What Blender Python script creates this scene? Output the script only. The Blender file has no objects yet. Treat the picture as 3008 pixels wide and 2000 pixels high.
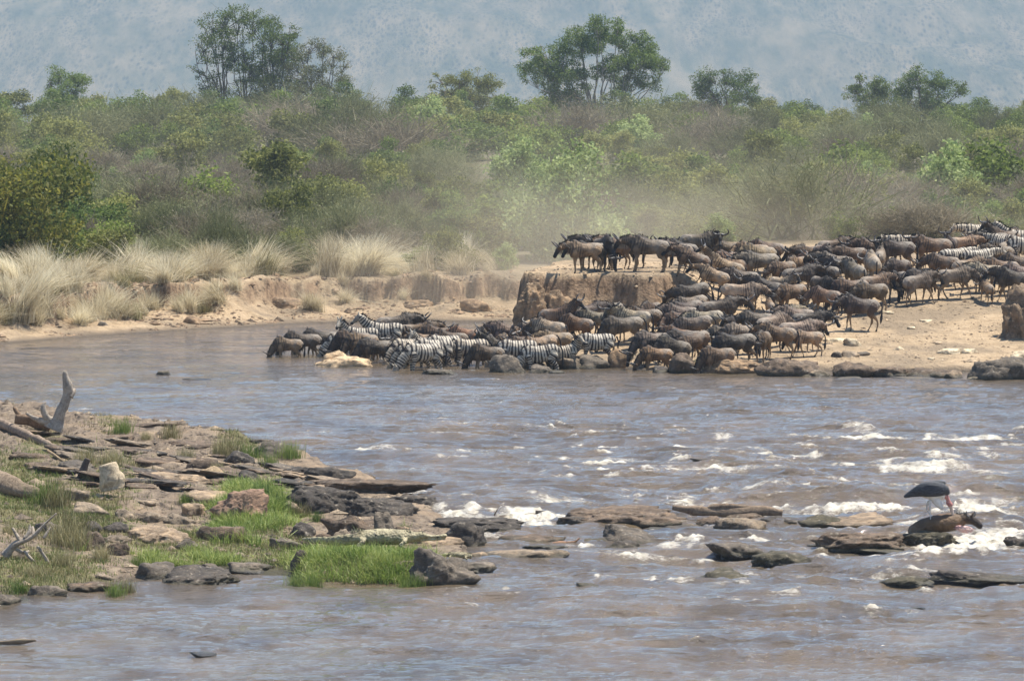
import bpy, math, random
import numpy as np
from mathutils import Vector, Matrix

random.seed(7)
rng = np.random.default_rng(7)
scene = bpy.context.scene
COL = scene.collection
R = math.radians

# ------------------------------------------------------------------ camera, sky, sun, exposure
FPX, CX, CY, HOR, CAMH = 15000.0, 1504.0, 1000.0, 100.0, 12.6
PITCH = math.atan((CY - HOR) / FPX)
cam_data = bpy.data.cameras.new("camera")
cam = bpy.data.objects.new("camera", cam_data)
COL.objects.link(cam)
cam.location = (0, 0, CAMH)
cam.rotation_euler = (math.pi / 2 - PITCH, 0, 0)
cam_data.sensor_width = 36.0
cam_data.lens = 36.0 * FPX / 3008.0
cam_data.clip_start = 1.0
cam_data.clip_end = 20000.0
scene.camera = cam

SUN_DIR = Vector((0.34, 0.16, 0.93)).normalized()
SUN_EL = math.asin(SUN_DIR.z)
SUN_AZ = math.atan2(SUN_DIR.x, SUN_DIR.y)
world = bpy.data.worlds.new("World")
scene.world = world
world.use_nodes = True
wn = world.node_tree
wn.nodes.clear()
w_out = wn.nodes.new("ShaderNodeOutputWorld")
w_bg = wn.nodes.new("ShaderNodeBackground")
w_sky = wn.nodes.new("ShaderNodeTexSky")
w_sky.sky_type = 'NISHITA'
w_sky.sun_disc = False
w_sky.sun_elevation = SUN_EL
w_sky.sun_rotation = SUN_AZ
w_sky.dust_density = 0.2
w_sky.altitude = 1600
w_sky.ozone_density = 2.0
w_bg.inputs[1].default_value = 0.122
wn.links.new(w_sky.outputs[0], w_bg.inputs[0])
wn.links.new(w_bg.outputs[0], w_out.inputs[0])

sun_data = bpy.data.lights.new("sun", 'SUN')
sun_data.energy = 5.0
sun_data.angle = R(0.5)
sun_data.color = (1.0, 0.945, 0.85)
sun = bpy.data.objects.new("sun", sun_data)
sun.rotation_euler = (-SUN_DIR).to_track_quat('-Z', 'Y').to_euler()
COL.objects.link(sun)

scene.view_settings.view_transform = 'Standard'
scene.view_settings.look = 'None'
scene.view_settings.exposure = 0.84
scene.view_settings.gamma = 1.0
scene.view_settings.use_curve_mapping = False
scene.cycles.volume_step_rate = 1.0
scene.cycles.volume_max_steps = 128
scene.cycles.max_bounces = 8
scene.cycles.diffuse_bounces = 3
scene.cycles.glossy_bounces = 3
scene.cycles.volume_bounces = 1
scene.cycles.transparent_max_bounces = 8

# ------------------------------------------------------------------ helpers
def smooth(a, b, x):
    t = np.clip((x - a) / (b - a), 0, 1)
    return t * t * (3 - 2 * t)

def _hash(ix, iy, iz, seed):
    h = (ix.astype(np.int64) * 374761393 + iy.astype(np.int64) * 668265263 + iz.astype(np.int64) * 2147483647 + seed * 974634777) & 0xFFFFFFFF
    h = ((h ^ (h >> 13)) * 1274126177) & 0xFFFFFFFF
    h = ((h ^ (h >> 16)) * 2246822519) & 0xFFFFFFFF
    return ((h ^ (h >> 15)) & 0xFFFFFF) / float(0xFFFFFF)

def vnoise(x, y, z=None, seed=0):
    x = np.asarray(x, float); y = np.asarray(y, float)
    z = np.zeros_like(x) if z is None else np.asarray(z, float)
    ix, iy, iz = np.floor(x), np.floor(y), np.floor(z)
    fx, fy, fz = x - ix, y - iy, z - iz
    ux, uy, uz = (f * f * f * (f * (f * 6 - 15) + 10) for f in (fx, fy, fz))
    r = 0
    for dx in (0, 1):
        for dy in (0, 1):
            for dz in (0, 1):
                w = (ux if dx else 1 - ux) * (uy if dy else 1 - uy) * (uz if dz else 1 - uz)
                r = r + w * _hash(ix + dx, iy + dy, iz + dz, seed)
    return r * 2 - 1

def vnoise2(x, y, seed=0):
    ix, iy = np.floor(x), np.floor(y)
    fx, fy = x - ix, y - iy
    ux, uy = (f * f * f * (f * (f * 6 - 15) + 10) for f in (fx, fy))
    z = np.zeros_like(ix)
    a, b = _hash(ix, iy, z, seed), _hash(ix + 1, iy, z, seed)
    c, d = _hash(ix, iy + 1, z, seed), _hash(ix + 1, iy + 1, z, seed)
    return ((a * (1 - ux) + b * ux) * (1 - uy) + (c * (1 - ux) + d * ux) * uy) * 2 - 1

def fbm2(x, y, oct=4, seed=0, gain=.5):
    r, a, f = 0, 1.0, 1.0
    for i in range(oct):
        c, s = math.cos(i * 1.1 + .4), math.sin(i * 1.1 + .4)
        r = r + a * vnoise2((x * c - y * s) * f + i * 17.3, (x * s + y * c) * f - i * 9.1, seed + i)
        a *= gain; f *= 2.03
    return r

def fbm3(x, y, z, oct=4, seed=0, gain=.5):
    r, a, f = 0, 1.0, 1.0
    for i in range(oct):
        r = r + a * vnoise(x * f + i * 13.1, y * f - i * 7.7, z * f + i * 3.3, seed + i)
        a *= gain; f *= 2.03
    return r

def mesh_np(name, V, F, smooth_shade=True, mats=(), attrs=None):
    """V (n,3), F: (m,k) int array or a list of such arrays"""
    me = bpy.data.meshes.new(name)
    Fs = F if isinstance(F, list) else [F]
    Fs = [np.asarray(f, np.int32) for f in Fs if len(f)]
    V = np.asarray(V, np.float32)
    me.vertices.add(len(V)); me.vertices.foreach_set("co", V.ravel())
    loops = np.concatenate([f.ravel() for f in Fs])
    sizes = np.concatenate([np.full(len(f), f.shape[1], np.int32) for f in Fs])
    starts = np.concatenate([[0], np.cumsum(sizes)[:-1]]).astype(np.int32)
    me.loops.add(len(loops)); me.loops.foreach_set("vertex_index", loops)
    me.polygons.add(len(sizes)); me.polygons.foreach_set("loop_start", starts)
    me.polygons.foreach_set("loop_total", sizes)
    me.polygons.foreach_set("use_smooth", np.full(len(sizes), bool(smooth_shade)))
    me.update(calc_edges=True)
    for m in mats:
        me.materials.append(m)
    for k, a in (attrs or {}).items():
        a = np.asarray(a, np.float32)
        if a.ndim == 1:
            at = me.attributes.new(k, 'FLOAT', 'POINT'); at.data.foreach_set("value", a)
        else:
            at = me.attributes.new(k, 'FLOAT_VECTOR', 'POINT'); at.data.foreach_set("vector", a.ravel())
    me.validate()
    return me

def link(name, me, parent=None, loc=None, rot=None, scale=None, color=None):
    o = bpy.data.objects.new(name, me)
    COL.objects.link(o)
    if parent is not None: o.parent = parent
    if loc is not None: o.location = loc
    if rot is not None: o.rotation_euler = rot
    if scale is not None: o.scale = scale if hasattr(scale, '__len__') else (scale,) * 3
    if color is not None: o.color = (*color, 1)
    return o

def tag(o, label=None, cat=None, group=None, kind=None):
    if label: o['label'] = label
    if cat: o['category'] = cat
    if group: o['group'] = group
    if kind: o['kind'] = kind
    return o

def ray(px, py):
    a, b = (px - CX) / FPX, (CY - py) / FPX
    c, s = math.cos(PITCH), math.sin(PITCH)
    d = np.array([a, c + b * s, -s + b * c])
    return d / d[1]            # one metre of y per unit

def hit(px, py, Zf, H=0.0, y0=95.0, y1=900.0, step=.2):
    d = ray(px, py)
    ys = np.arange(y0, y1, step)
    xs = d[0] * ys; zs = CAMH + d[2] * ys
    g = zs - (Zf(xs, ys) + H)
    i = np.argmax(g < 0)
    if g[i] >= 0: i = len(ys) - 1
    if i > 0 and g[i] < 0:
        t = g[i - 1] / (g[i - 1] - g[i] + 1e-9)
        y = ys[i - 1] + t * step
    else:
        y = ys[i]
    return float(d[0] * y), float(y)

def pxx(x, y):      # picture column of a point (design aid)
    return CX + FPX * x / np.maximum(y, 1)

def S(y):           # pixels per metre at distance y
    return FPX / y

ONES = ['first', 'second', 'third', 'fourth', 'fifth', 'sixth', 'seventh', 'eighth', 'ninth']
ORD = ONES + ['tenth', 'eleventh', 'twelfth', 'thirteenth', 'fourteenth', 'fifteenth', 'sixteenth', 'seventeenth', 'eighteenth', 'nineteenth']
for a_, b_ in (('twentieth', 'twenty'), ('thirtieth', 'thirty'), ('fortieth', 'forty'), ('fiftieth', 'fifty'), ('sixtieth', 'sixty'), ('seventieth', 'seventy'), ('eightieth', 'eighty'), ('ninetieth', 'ninety')):
    ORD += [a_] + [b_ + '-' + k for k in ONES]

# ------------------------------------------------------------------ materials
class NT:
    def __init__(self, name):
        self.m = bpy.data.materials.new(name); self.m.use_nodes = True
        self.t = self.m.node_tree; self.t.nodes.clear()
        self.out = self.n("OutputMaterial")
    def n(self, kind, **kw):
        nd = self.t.nodes.new("ShaderNode" + kind)
        for k, v in kw.items():
            if k.startswith('i_'):
                nd.inputs[k[2:].replace('_', ' ')].default_value = v
            else: setattr(nd, k, v)
        return nd
    def l(self, a, b): self.t.links.new(a, b)
    def coord(self, which='Object'): return self.n("TexCoord").outputs[which]
    def geo(self): return self.n("NewGeometry").outputs['Position']
    def attr(self, name):
        a = self.n("Attribute"); a.attribute_name = name; return a
    def noise(self, vec, scale, detail=4, rough=.55, dist=0.0, lac=2.0):
        nd = self.n("TexNoise"); nd.inputs['Scale'].default_value = scale; nd.inputs['Detail'].default_value = detail
        nd.inputs['Roughness'].default_value = rough; nd.inputs['Distortion'].default_value = dist
        nd.inputs['Lacunarity'].default_value = lac
        if vec is not None: self.l(vec, nd.inputs['Vector'])
        return nd.outputs['Fac']
    def scalev(self, vec, s):
        nd = self.n("VectorMath", operation='MULTIPLY'); self.l(vec, nd.inputs[0]); nd.inputs[1].default_value = s
        return nd.outputs[0]
    def ramp(self, fac, stops, interp='LINEAR'):
        nd = self.n("ValToRGB"); nd.color_ramp.interpolation = interp
        e = nd.color_ramp.elements
        while len(e) < len(stops): e.new(.5)
        for k, (p, c) in enumerate(stops):
            e[k].position = p
            e[k].color = (*c, 1) if hasattr(c, '__len__') else (c, c, c, 1)
        self.l(fac, nd.inputs[0]); return nd.outputs[0]
    def mix(self, fac, a, b, mode='MIX'):
        nd = self.n("Mix", data_type='RGBA', blend_type=mode)
        for s, v in ((nd.inputs[0], fac), (nd.inputs[6], a), (nd.inputs[7], b)):
            if isinstance(v, (int, float)): s.default_value = v
            elif hasattr(v, 'is_output'): self.l(v, s)
            else: s.default_value = (*v, 1)
        return nd.outputs[2]
    def math(self, op, a, b=0.0, c=0.0, clamp=False):
        nd = self.n("Math", operation=op); nd.use_clamp = clamp
        for s, v in zip(nd.inputs, (a, b, c)):
            if isinstance(v, (int, float)): s.default_value = v
            else: self.l(v, s)
        return nd.outputs[0]
    def mr(self, v, a, b, c=0.0, d=1.0):
        nd = self.n("MapRange"); self.l(v, nd.inputs[0])
        for k, x in enumerate((a, b, c, d)): nd.inputs[k + 1].default_value = x
        return nd.outputs[0]
    def sep(self, v):
        nd = self.n("SeparateXYZ"); self.l(v, nd.inputs[0]); return nd.outputs
    def bump(self, h, dist=.05, strength=1.0, prev=None):
        nd = self.n("Bump"); nd.inputs['Distance'].default_value = dist; nd.inputs['Strength'].default_value = strength
        self.l(h, nd.inputs['Height'])
        if prev is not None: self.l(prev, nd.inputs['Normal'])
        return nd.outputs[0]
    def pbr(self, color, rough=.8, normal=None, spec=.3, **kw):
        p = self.n("BsdfPrincipled")
        for key, v in (('Base Color', color), ('Roughness', rough), ('Specular IOR Level', spec)):
            if isinstance(v, (int, float)): p.inputs[key].default_value = v
            elif hasattr(v, 'is_output'): self.l(v, p.inputs[key])
            else: p.inputs[key].default_value = (*v, 1)
        if normal is not None: self.l(normal, p.inputs['Normal'])
        for k, v in kw.items():
            p.inputs[k.replace('_', ' ')].default_value = v
        return p
    def done(self, sh):
        self.l(sh.outputs[0], self.out.inputs['Surface']); return self.m

def mat_simple(name, c1, c2, scale=6, rough=.85, bump=.02, spec=.25):
    t = NT(name); v = t.coord()
    f = t.noise(v, scale, 6, .6)
    col = t.ramp(f, [(.3, c1), (.7, c2)])
    return t.done(t.pbr(col, rough, t.bump(t.noise(v, scale * 3, 5), bump), spec))
# ------------------------------------------------------------------ terrain
def Dpx(py, z=0.0):          # distance at which height z shows at picture row py
    return (CAMH - z) * FPX / (np.asarray(py, float) - HOR)

_wl_px = np.array([-900, 0, 250, 500, 700, 900, 1100, 1500, 1900])
_wl_D = Dpx(np.array([1030, 1008, 988, 970, 960, 949, 944, 944, 940]))

def far_ground(x, y):
    """height of the far side: left bank, shallows, ledge, sandy slope, bush plain, valley, hills"""
    x = np.asarray(x, float); y = np.asarray(y, float)
    px = pxx(x, y)
    n1 = fbm2(x * .35, y * .35, 4, 11); n2 = fbm2(x * 1.7, y * 1.7, 3, 23); n0 = fbm2(x * .09, y * .09, 3, 5)
    # left bank
    dw = np.interp(px, _wl_px, _wl_D) + .5 * fbm2(x * .3, y * 0 + 3.1, 3, 31)
    t = y - dw
    cliffpos = 6.6 + 2.1 * fbm2(x * .24, y * 0 + 1.0, 4, 41) + .55 * vnoise2(x * 1.6, y * 0, 43)
    gul = np.abs(fbm2(x * .55 + y * .05, y * .12, 3, 51))
    ramp = .04 + .62 * np.clip(t / cliffpos, 0, 1) ** 1.25 - .16 * gul * smooth(1, 6, t)
    cw = .26 + 2.2 * smooth(.1, .7, fbm2(x * .2 + 4, y * 0, 2, 49))
    cl = smooth(cliffpos - .02, cliffpos + cw, t)
    top = 1.72 + .12 * n0 + .16 * vnoise2(x * .8, y * .1, 47)
    bank = np.where(t < 0, np.maximum(-.9, t * .16), ramp * (1 - cl) + top * cl)
    bank = bank + (.05 * n2 + .13 * fbm2(x * .9, y * .9, 3, 53)) * smooth(0.5, 2.5, t) * smooth(16, 8, t)
    # right side ground
    prof_r = np.interp(y, [180, 188, 190.2, 190.9, 192.5, 195, 200, 205, 209, 214, 221, 232, 245],
                       [-.9, -.5, -.22, .22, .34, .52, 1.08, 1.86, 2.4, 2.85, 3.15, 3.1, 2.9])
    prof_l = np.interp(y, [180, 189, 192.4, 193.2, 196, 200, 203.2, 204.0, 204.5, 215, 225, 240],
                       [-.9, -.45, -.18, .12, .32, .85, 1.25, 1.9, 3.02, 3.08, 3.0, 2.7])
    # face of the ledge wanders
    yy = y + .6 * fbm2(x * .6, y * 0, 3, 61) + .12 * vnoise2(x * 3.1, y * 0, 62)
    prof_l = np.interp(yy, [180, 189, 192.4, 193.2, 196, 200, 203.2, 203.9, 204.35, 215, 225, 240],
                       [-.9, -.45, -.18, .12, .32, .85, 1.25, 2.1, 3.02, 3.08, 3.0, 2.7])
    wr = smooth(1990, 2130, px)
    right = prof_l * (1 - wr) + prof_r * wr
    right = right + (.05 * n1 + .02 * n2) * smooth(190, 197, y)
    # left limit of the right-hand land
    xl = np.interp(y, [185, 192, 198, 203, 204.5, 215, 226, 236], [1.2, .9, .7, .35, .12, 2.0, 6.0, 9.0])
    xl = xl + .25 * fbm2(y * .5, x * 0, 3, 71)
    wl = smooth(-.45, .25, x - xl)
    low = np.where(t > -1.0, bank, np.maximum(-.28 + .03 * n1, -1.0 + 0 * x))
    sh = smooth(186, 194, y)                          # shallows shelve off in front
    low = np.where(t > -1.0, low, low * sh + (-.9) * (1 - sh))
    g = low * (1 - wl) + right * wl
    # bush plain
    plain = 2.0 + .25 * n0 + .10 * n1
    wp = smooth(236, 250, y)
    g = g * (1 - wp) + plain * wp
    # the plain drops into a valley, hills behind
    far = np.interp(y, [600, 760, 1200, 3400, 4300, 6600, 9200], [2, -10, -45, -115, -110, 215, 330])
    hn = fbm2(x * .0011 + 5, y * .0011, 5, 81)
    far = far + hn * 22 * smooth(3600, 5000, y) + 3 * fbm2(x * .012, y * .012, 4, 82) * smooth(3400, 4300, y)
    far = far + np.abs(fbm2(x * .003 + y * .0007, y * .0008, 3, 83)) * -26 * smooth(3700, 5000, y)
    wf = smooth(600, 680, y)
    return g * (1 - wf) + far * wf

# near rocky spit -------------------------------------------------
_sp_px = np.array([-900, -300, 0, 200, 380, 420, 640, 840, 900, 1240, 1290, 1350, 1400, 1440])
_sp_near = Dpx(np.array([1860, 1800, 1768, 1745, 1722, 1690, 1680, 1684, 1726, 1726, 1706, 1680, 1640, 1600]))
_sf_px = np.array([-900, 0, 230, 450, 700, 880, 1000, 1150, 1250, 1350, 1440])
_sf_z = np.array([1.6, 1.30, 1.10, .85, .55, .32, .22, .16, .12, .05, .0])
_sf_D = (CAMH - _sf_z) * FPX / (np.array([1150, 1190, 1228, 1248, 1292, 1345, 1395, 1440, 1500, 1560, 1590]) - HOR)
def spit_ground(x, y):
    x = np.asarray(x, float); y = np.asarray(y, float)
    px = pxx(x, y)
    dn = np.interp(px, _sp_px, _sp_near) + .4 * fbm2(x * .8, y * 0, 3, 91)
    df = np.interp(px, _sf_px, _sf_D)
    zf = np.interp(px, _sf_px, _sf_z)
    df = np.maximum(df, dn + 1.5)
    t = (y - dn) / (df - dn)
    z = zf * np.clip(t, 0, 1) ** .75
    z = z + .10 * smooth(0, .08, t) * smooth(1440, 1300, px)
    # tilted strata: broken steps running with the slope
    u = x * .55 + y * .28 + .35 * fbm2(x * .5, y * .3, 3, 93)
    saw = (u * 1.1) % 1.0
    z = z + (.24 * saw - .09) * smooth(.25, .5, t) * smooth(1300, 900, px)
    z = z + .07 * fbm2(x * .9, y * .9, 4, 95) * smooth(0, .1, t)
    py_ = HOR + (CAMH - .3) * FPX / y
    for (a, b, wa, wb, hh) in ((1065, 1690, 190, 46, .52), (745, 1530, 100, 50, .22), (700, 1495, 60, 30, .15)):
        z = z + hh * np.exp(-(((px - a) / wa) ** 4 + ((py_ - b) / wb) ** 2)) * smooth(-.1, 1.6, y - dn)
    out = smooth(1.0, 1.06, t)
    z = z * (1 - out) - .6 * out
    z = np.where(t < 0, np.maximum(-.6, (y - dn) * .25), z)
    lim = smooth(1360, 1450, px)
    return z * (1 - lim) - .6 * lim

def near_ground(x, y):       # river bed and the bank the viewer stands on
    return np.interp(y, [-60, 20, 70, 85, 190], [11.4, 10.6, -.4, -.9, -.9]) + 0 * x

def ground(x, y):
    g = far_ground(x, y)
    w = smooth(170, 185, y)
    return near_ground(x, y) * (1 - w) + g * w

def concat_axis(*segs):
    out = []
    for a, b, st in segs:
        n = max(1, int(round((b - a) / st)))
        out += list(np.linspace(a, b, n, endpoint=False))
    out.append(segs[-1][1])
    return np.array(out)

def grid_mesh(name, X, Y, Z, **kw):
    ny, nx = X.shape
    V = np.stack([X, Y, Z], -1).reshape(-1, 3)
    i = np.arange(ny * nx).reshape(ny, nx)
    F = np.stack([i[:-1, :-1], i[:-1, 1:], i[1:, 1:], i[1:, :-1]], -1).reshape(-1, 4)
    return mesh_np(name, V, F, **kw)

# --- ground material
t = NT("earth")
pos = t.geo()
xyz = t.sep(pos)
big = t.noise(pos, .25, 5, .6); mid = t.noise(pos, 1.6, 6, .62); fine = t.noise(pos, 9, 5, .7)
sand = t.ramp(mid, [(.25, (.31, .22, .13)), (.5, (.43, .315, .195)), (.8, (.53, .40, .26))])
sand = t.mix(t.mr(big, .44, .60), sand, (.27, .205, .135))
sand = t.mix(t.math('MULTIPLY', t.mr(t.noise(pos, 4.5, 5, .7), .60, .68), .55), sand, (.20, .145, .09))
scrub = t.ramp(mid, [(.3, (.09, .085, .045)), (.7, (.17, .145, .09))])
yf = t.mr(xyz[1], 226, 246)
col = t.mix(yf, sand, scrub)
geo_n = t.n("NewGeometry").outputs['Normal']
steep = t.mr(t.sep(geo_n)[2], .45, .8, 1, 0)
cliffc = t.ramp(t.noise(t.scalev(pos, (3.2, 1, .8)), 1.4, 6, .65), [(.32, (.085, .055, .033)), (.48, (.22, .145, .088)), (.72, (.37, .255, .155))])  # eroded face; its dark patches paint in the shade of hollows
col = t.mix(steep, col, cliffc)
wet = t.mr(xyz[2], .02, .16, 1, 0)
col = t.mix(wet, col, (.12, .095, .07))
# hillside: pale grass with dark shrubs
hp = t.scalev(pos, (1, .16, .3))
vor = t.n("TexVoronoi"); vor.inputs['Scale'].default_value = .21; t.l(hp, vor.inputs['Vector'])
spots = t.mr(vor.outputs['Distance'], .12, .46, .9, 0)
spots = t.math('MULTIPLY', spots, t.mr(t.noise(hp, .006, 4), .40, .52))
vor2 = t.n("TexVoronoi"); vor2.inputs['Scale'].default_value = .42; t.l(hp, vor2.inputs['Vector'])
spots2 = t.math('MULTIPLY', t.mr(vor2.outputs['Distance'], .1, .5, .9, 0), t.mr(t.noise(hp, .012, 4), .42, .56))
spots = t.math('MAXIMUM', spots, spots2)
hillc = t.ramp(t.noise(hp, .03, 9, .72), [(.38, (.075, .085, .045)), (.62, (.23, .185, .11))])
hillc = t.mix(spots, hillc, (.025, .04, .025))
hillc = t.mix(t.math('MULTIPLY', t.mr(xyz[2], 60, 170), t.mr(t.noise(hp, .004, 5), .4, .62)), hillc, (.03, .05, .03))
col = t.mix(t.mr(xyz[1], 650, 1400), col, hillc)
hv = t.n('TexVoronoi'); hv.inputs['Scale'].default_value = 2.6; t.l(pos, hv.inputs['Vector'])
hoof = t.math('MULTIPLY', t.mr(hv.outputs['Distance'], .10, .30, 1, 0), t.mr(big, .40, .55))
col = t.mix(t.math('MULTIPLY', hoof, .30), col, (.16, .115, .07))
nb = t.bump(hoof, -.06, .8); nb = t.bump(fine, .07, 1.0, nb); nb = t.bump(mid, .25, 1.0, nb)
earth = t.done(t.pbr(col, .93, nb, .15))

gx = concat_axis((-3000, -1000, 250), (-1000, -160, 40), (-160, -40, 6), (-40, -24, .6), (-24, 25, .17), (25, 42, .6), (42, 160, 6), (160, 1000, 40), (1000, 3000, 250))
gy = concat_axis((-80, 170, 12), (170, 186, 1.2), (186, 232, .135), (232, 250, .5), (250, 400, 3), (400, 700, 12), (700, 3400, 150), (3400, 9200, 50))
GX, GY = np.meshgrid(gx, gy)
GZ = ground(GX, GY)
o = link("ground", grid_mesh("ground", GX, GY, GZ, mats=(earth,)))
tag(o, kind='structure')

# ------------------------------------------------------------------ spit
t = NT("spit_rock")
pos = t.geo(); 
strata = t.noise(t.scalev(pos, (1.0, .35, 9)), 1.2, 6, .7)
st2 = t.noise(t.scalev(pos, (.55, .28, .3)), 5.5, 6, .72, .4)
pat = t.noise(pos, .55, 5, .6)
rockc = t.ramp(st2, [(.36, (.05, .036, .024)), (.46, (.165, .122, .082)), (.72, (.31, .238, .16))])
sandy = t.ramp(strata, [(.3, (.20, .142, .088)), (.7, (.38, .275, .175))])
px_like = t.mr(pat, .52, .66)
col = t.mix(px_like, rockc, sandy)
grassc = t.ramp(t.noise(pos, 4, 5, .7), [(.3, (.085, .08, .03)), (.7, (.22, .19, .085))])
gm = t.attr("grass").outputs['Fac']
gmn = t.mr(t.math('ADD', gm, t.math('MULTIPLY', t.math('SUBTRACT', t.noise(pos, 2.2, 6, .7), .5), 1.6)), .45, .6)
col = t.mix(gmn, col, grassc)
wet = t.mr(t.sep(pos)[2], .02, .14, 1, 0)
col = t.mix(t.math('MULTIPLY', wet, .75), col, (.03, .026, .02))
nb = t.bump(t.noise(pos, 14, 5, .7), .04, .9); nb = t.bump(st2, .12, 1, nb)
spit_mat = t.done(t.pbr(col, .85, nb, .3))

def blob_px(x, y, blobs):
    """soft mask from ellipses given in the picture-plane coordinates of the ground"""
    px = pxx(x, y); py = HOR + (CAMH - .3) * FPX / y
    m = np.zeros_like(px)
    for (a, b, wa, wb, s) in blobs:
        m = np.maximum(m, s * np.exp(-(((px - a) / wa) ** 2 + ((py - b) / wb) ** 2)))
    return m
GRASSY = [(60, 1500, 130, 110, 1), (250, 1560, 170, 90, .9), (120, 1680, 230, 60, 1), (420, 1590, 110, 40, .8), (600, 1600, 220, 60, 1),
          (760, 1510, 130, 90, 1.1), (350, 1450, 110, 60, .8), (820, 1620, 120, 50, 1), (700, 1330, 90, 40, .7), (120, 1390, 100, 50, .7),
          (900, 1500, 80, 30, .8), (320, 1320, 80, 60, .5), (480, 1270, 60, 20, .5), (800, 1420, 60, 30, .7), (1100, 1690, 160, 50, 1)]
def grass_mask(x, y): return blob_px(x, y, GRASSY)
su = concat_axis((-14, -11.4, .2), (-11.4, .6, .055)) 
sv = concat_axis((108, 160, .11))
SU, SV = np.meshgrid(su, sv)
SX = SU * SV / 115.0           # widen with distance
SZ = spit_ground(SX, SV)
o = link("rocky_ground", grid_mesh("rocky_ground", SX, SV, SZ, mats=(spit_mat,), attrs={"grass": grass_mask(SX, SV).ravel()}))
tag(o, kind='structure')

# ------------------------------------------------------------------ water
FOAM_GLITTER = [  # px, py, half width, half height, strength; first entry paints in sun glitter
    (1110, 1328, 170, 7, .8), (880, 1277, 130, 5, .45), (600, 1200, 200, 6, .3), (1380, 1335, 110, 6, .5), (1550, 1256, 130, 5, .5),
    (1960, 1262, 110, 5, .45), (2000, 1322, 110, 9, .8), (2130, 1295, 60, 14, .7), (2350, 1290, 60, 10, .6), (2560, 1298, 150, 9, 1.1), (2560, 1280, 110, 12, .5),
    (2850, 1296, 170, 9, .9), (2110, 1378, 190, 9, .9), (2330, 1350, 90, 9, .6), (2700, 1385, 170, 10, .9), (2620, 1362, 60, 12, .8), (2900, 1400, 100, 7, .5),
    (1330, 1520, 100, 14, 1.3), (1560, 1525, 130, 15, 1.5), (1650, 1490, 110, 12, .9), (1500, 1545, 160, 8, 1.2), (2050, 1475, 130, 9, .8), (2260, 1490, 120, 9, .6),
    (2420, 1494, 130, 9, 1.2), (2570, 1490, 100, 12, 1.2), (2900, 1475, 130, 8, .9), (2860, 1540, 140, 16, 1.1), (2900, 1600, 110, 22, 1.6), (2850, 1615, 160, 9, 1.5),
    (2250, 1560, 110, 7, .5), (2000, 1615, 120, 8, .7), (2030, 1600, 60, 10, .7), (1920, 1640, 130, 6, .7), (2080, 1640, 60, 5, .7), (2450, 1640, 80, 5, .4),
    (1930, 1720, 170, 8, .6), (1920, 1712, 40, 7, .8), (2150, 1730, 100, 8, .5), (2600, 1705, 90, 12, .6), (2640, 1745, 180, 8, .5), (2360, 1700, 90, 9, .45),
    (2330, 1740, 60, 12, .5), (2660, 1800, 220, 9, .4), (1430, 1745, 130, 7, .4), (1300, 1330, 60, 5, .6), (720, 1690, 80, 5, .3), (1750, 1700, 140, 6, .35),
    (2700, 1560, 60, 8, 1.0), (1180, 1392, 150, 5, .4), (1700, 1400, 200, 6, .5), (1330, 1400, 90, 4, .45), (2260, 1530, 60, 8, .6), (2400, 1540, 40, 6, .5), (2150, 1540, 80, 6, .6),
    (480, 1235, 80, 5, .5), (250, 1205, 80, 4, .5), (1700, 1305, 160, 7, .45), (2000, 1220, 300, 6, .3), (2500, 1230, 260, 6, .3), (1100, 1215, 260, 5, .25)]
WAVES = [  # px, py of the crest, half width px, height m, length m   (steep side faces the viewer)
    (1150, 1322, 210, .22, 2.2), (1420, 1498, 260, .34, 5.0), (1640, 1480, 200, .22, 3.0), (2550, 1272, 160, .34, 3.0), (2120, 1352, 230, .16, 2.2),
    (2460, 1470, 260, .25, 2.4), (2000, 1300, 220, .15, 2.0), (2250, 1445, 300, .15, 2.2), (2880, 1560, 170, .34, 3.0), (2860, 1285, 200, .15, 2), (2700, 1365, 190, .2, 2),
    (2020, 1590, 120, .14, 1.6), (2620, 1690, 110, .12, 1.6), (2400, 1690, 120, .1, 1.5), (1700, 1250, 300, .1, 2), (1900, 1700, 200, .09, 1.4), (1700, 1390, 260, .1, 1.8),
    (2900, 1455, 180, .14, 1.8), (2250, 1555, 90, .1, 1.2)]
wu = np.concatenate([np.linspace(-.30, -.112, 60, endpoint=False), np.linspace(-.112, .112, 470), np.linspace(.1125, .30, 60)])
wv = concat_axis((60, 96, .8), (96, 165, .125), (165, 228, .2), (228, 240, 1))
WU, WV = np.meshgrid(wu, wv)
WX, WY = WU * WV, WV
wpx = pxx(WX, WY); wpy = HOR + CAMH * FPX / WY
calm = .28 + .72 * smooth(196, 165, WY)
rap = blob_px(WX, WY, [(2500, 1450, 1100, 330, 1), (1400, 1500, 500, 150, .8), (1800, 1250, 1500, 160, .7), (2400, 1750, 1200, 250, .8)])
rap = np.clip(rap, 0, 1)
wxw = WX + .5 * fbm2(WX * .4, WY * .4, 2, 7); wyw = WY + .7 * fbm2(WX * .35 + 9, WY * .35, 2, 8)
big = fbm2(wxw * .16, wyw * .50, 2, 101)
mid = fbm2(wxw * .55, wyw * 1.35, 3, 111)
rid = 1 - np.abs(fbm2(wxw * .30, wyw * .95, 3, 121)); rid = np.clip(rid, 0, 1) ** 3
sml = fbm2(wxw * 3.1, wyw * 3.4, 2, 131)
Z = (.07 * big + .055 * mid + .013 * sml) * calm * (.8 + .9 * rap) + .10 * rid * rap * calm
for (a, b, hw, hh, ln) in WAVES:
    y0 = Dpx(b); wob = .35 * fbm2(WX * .6, WY * 0, 3, int(a))
    d = (WY - y0 + wob * 1.0)
    prof = np.where(d > 0, np.exp(-(d / ln) ** 2), np.exp(-(d / (.33 * ln)) ** 2))
    lat = np.exp(-((wpx - a) / hw) ** 2 * 1.1) * (.75 + .35 * fbm2(WX * .9, WY * .2, 3, int(b)))
    Z = Z + hh * prof * lat
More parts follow.
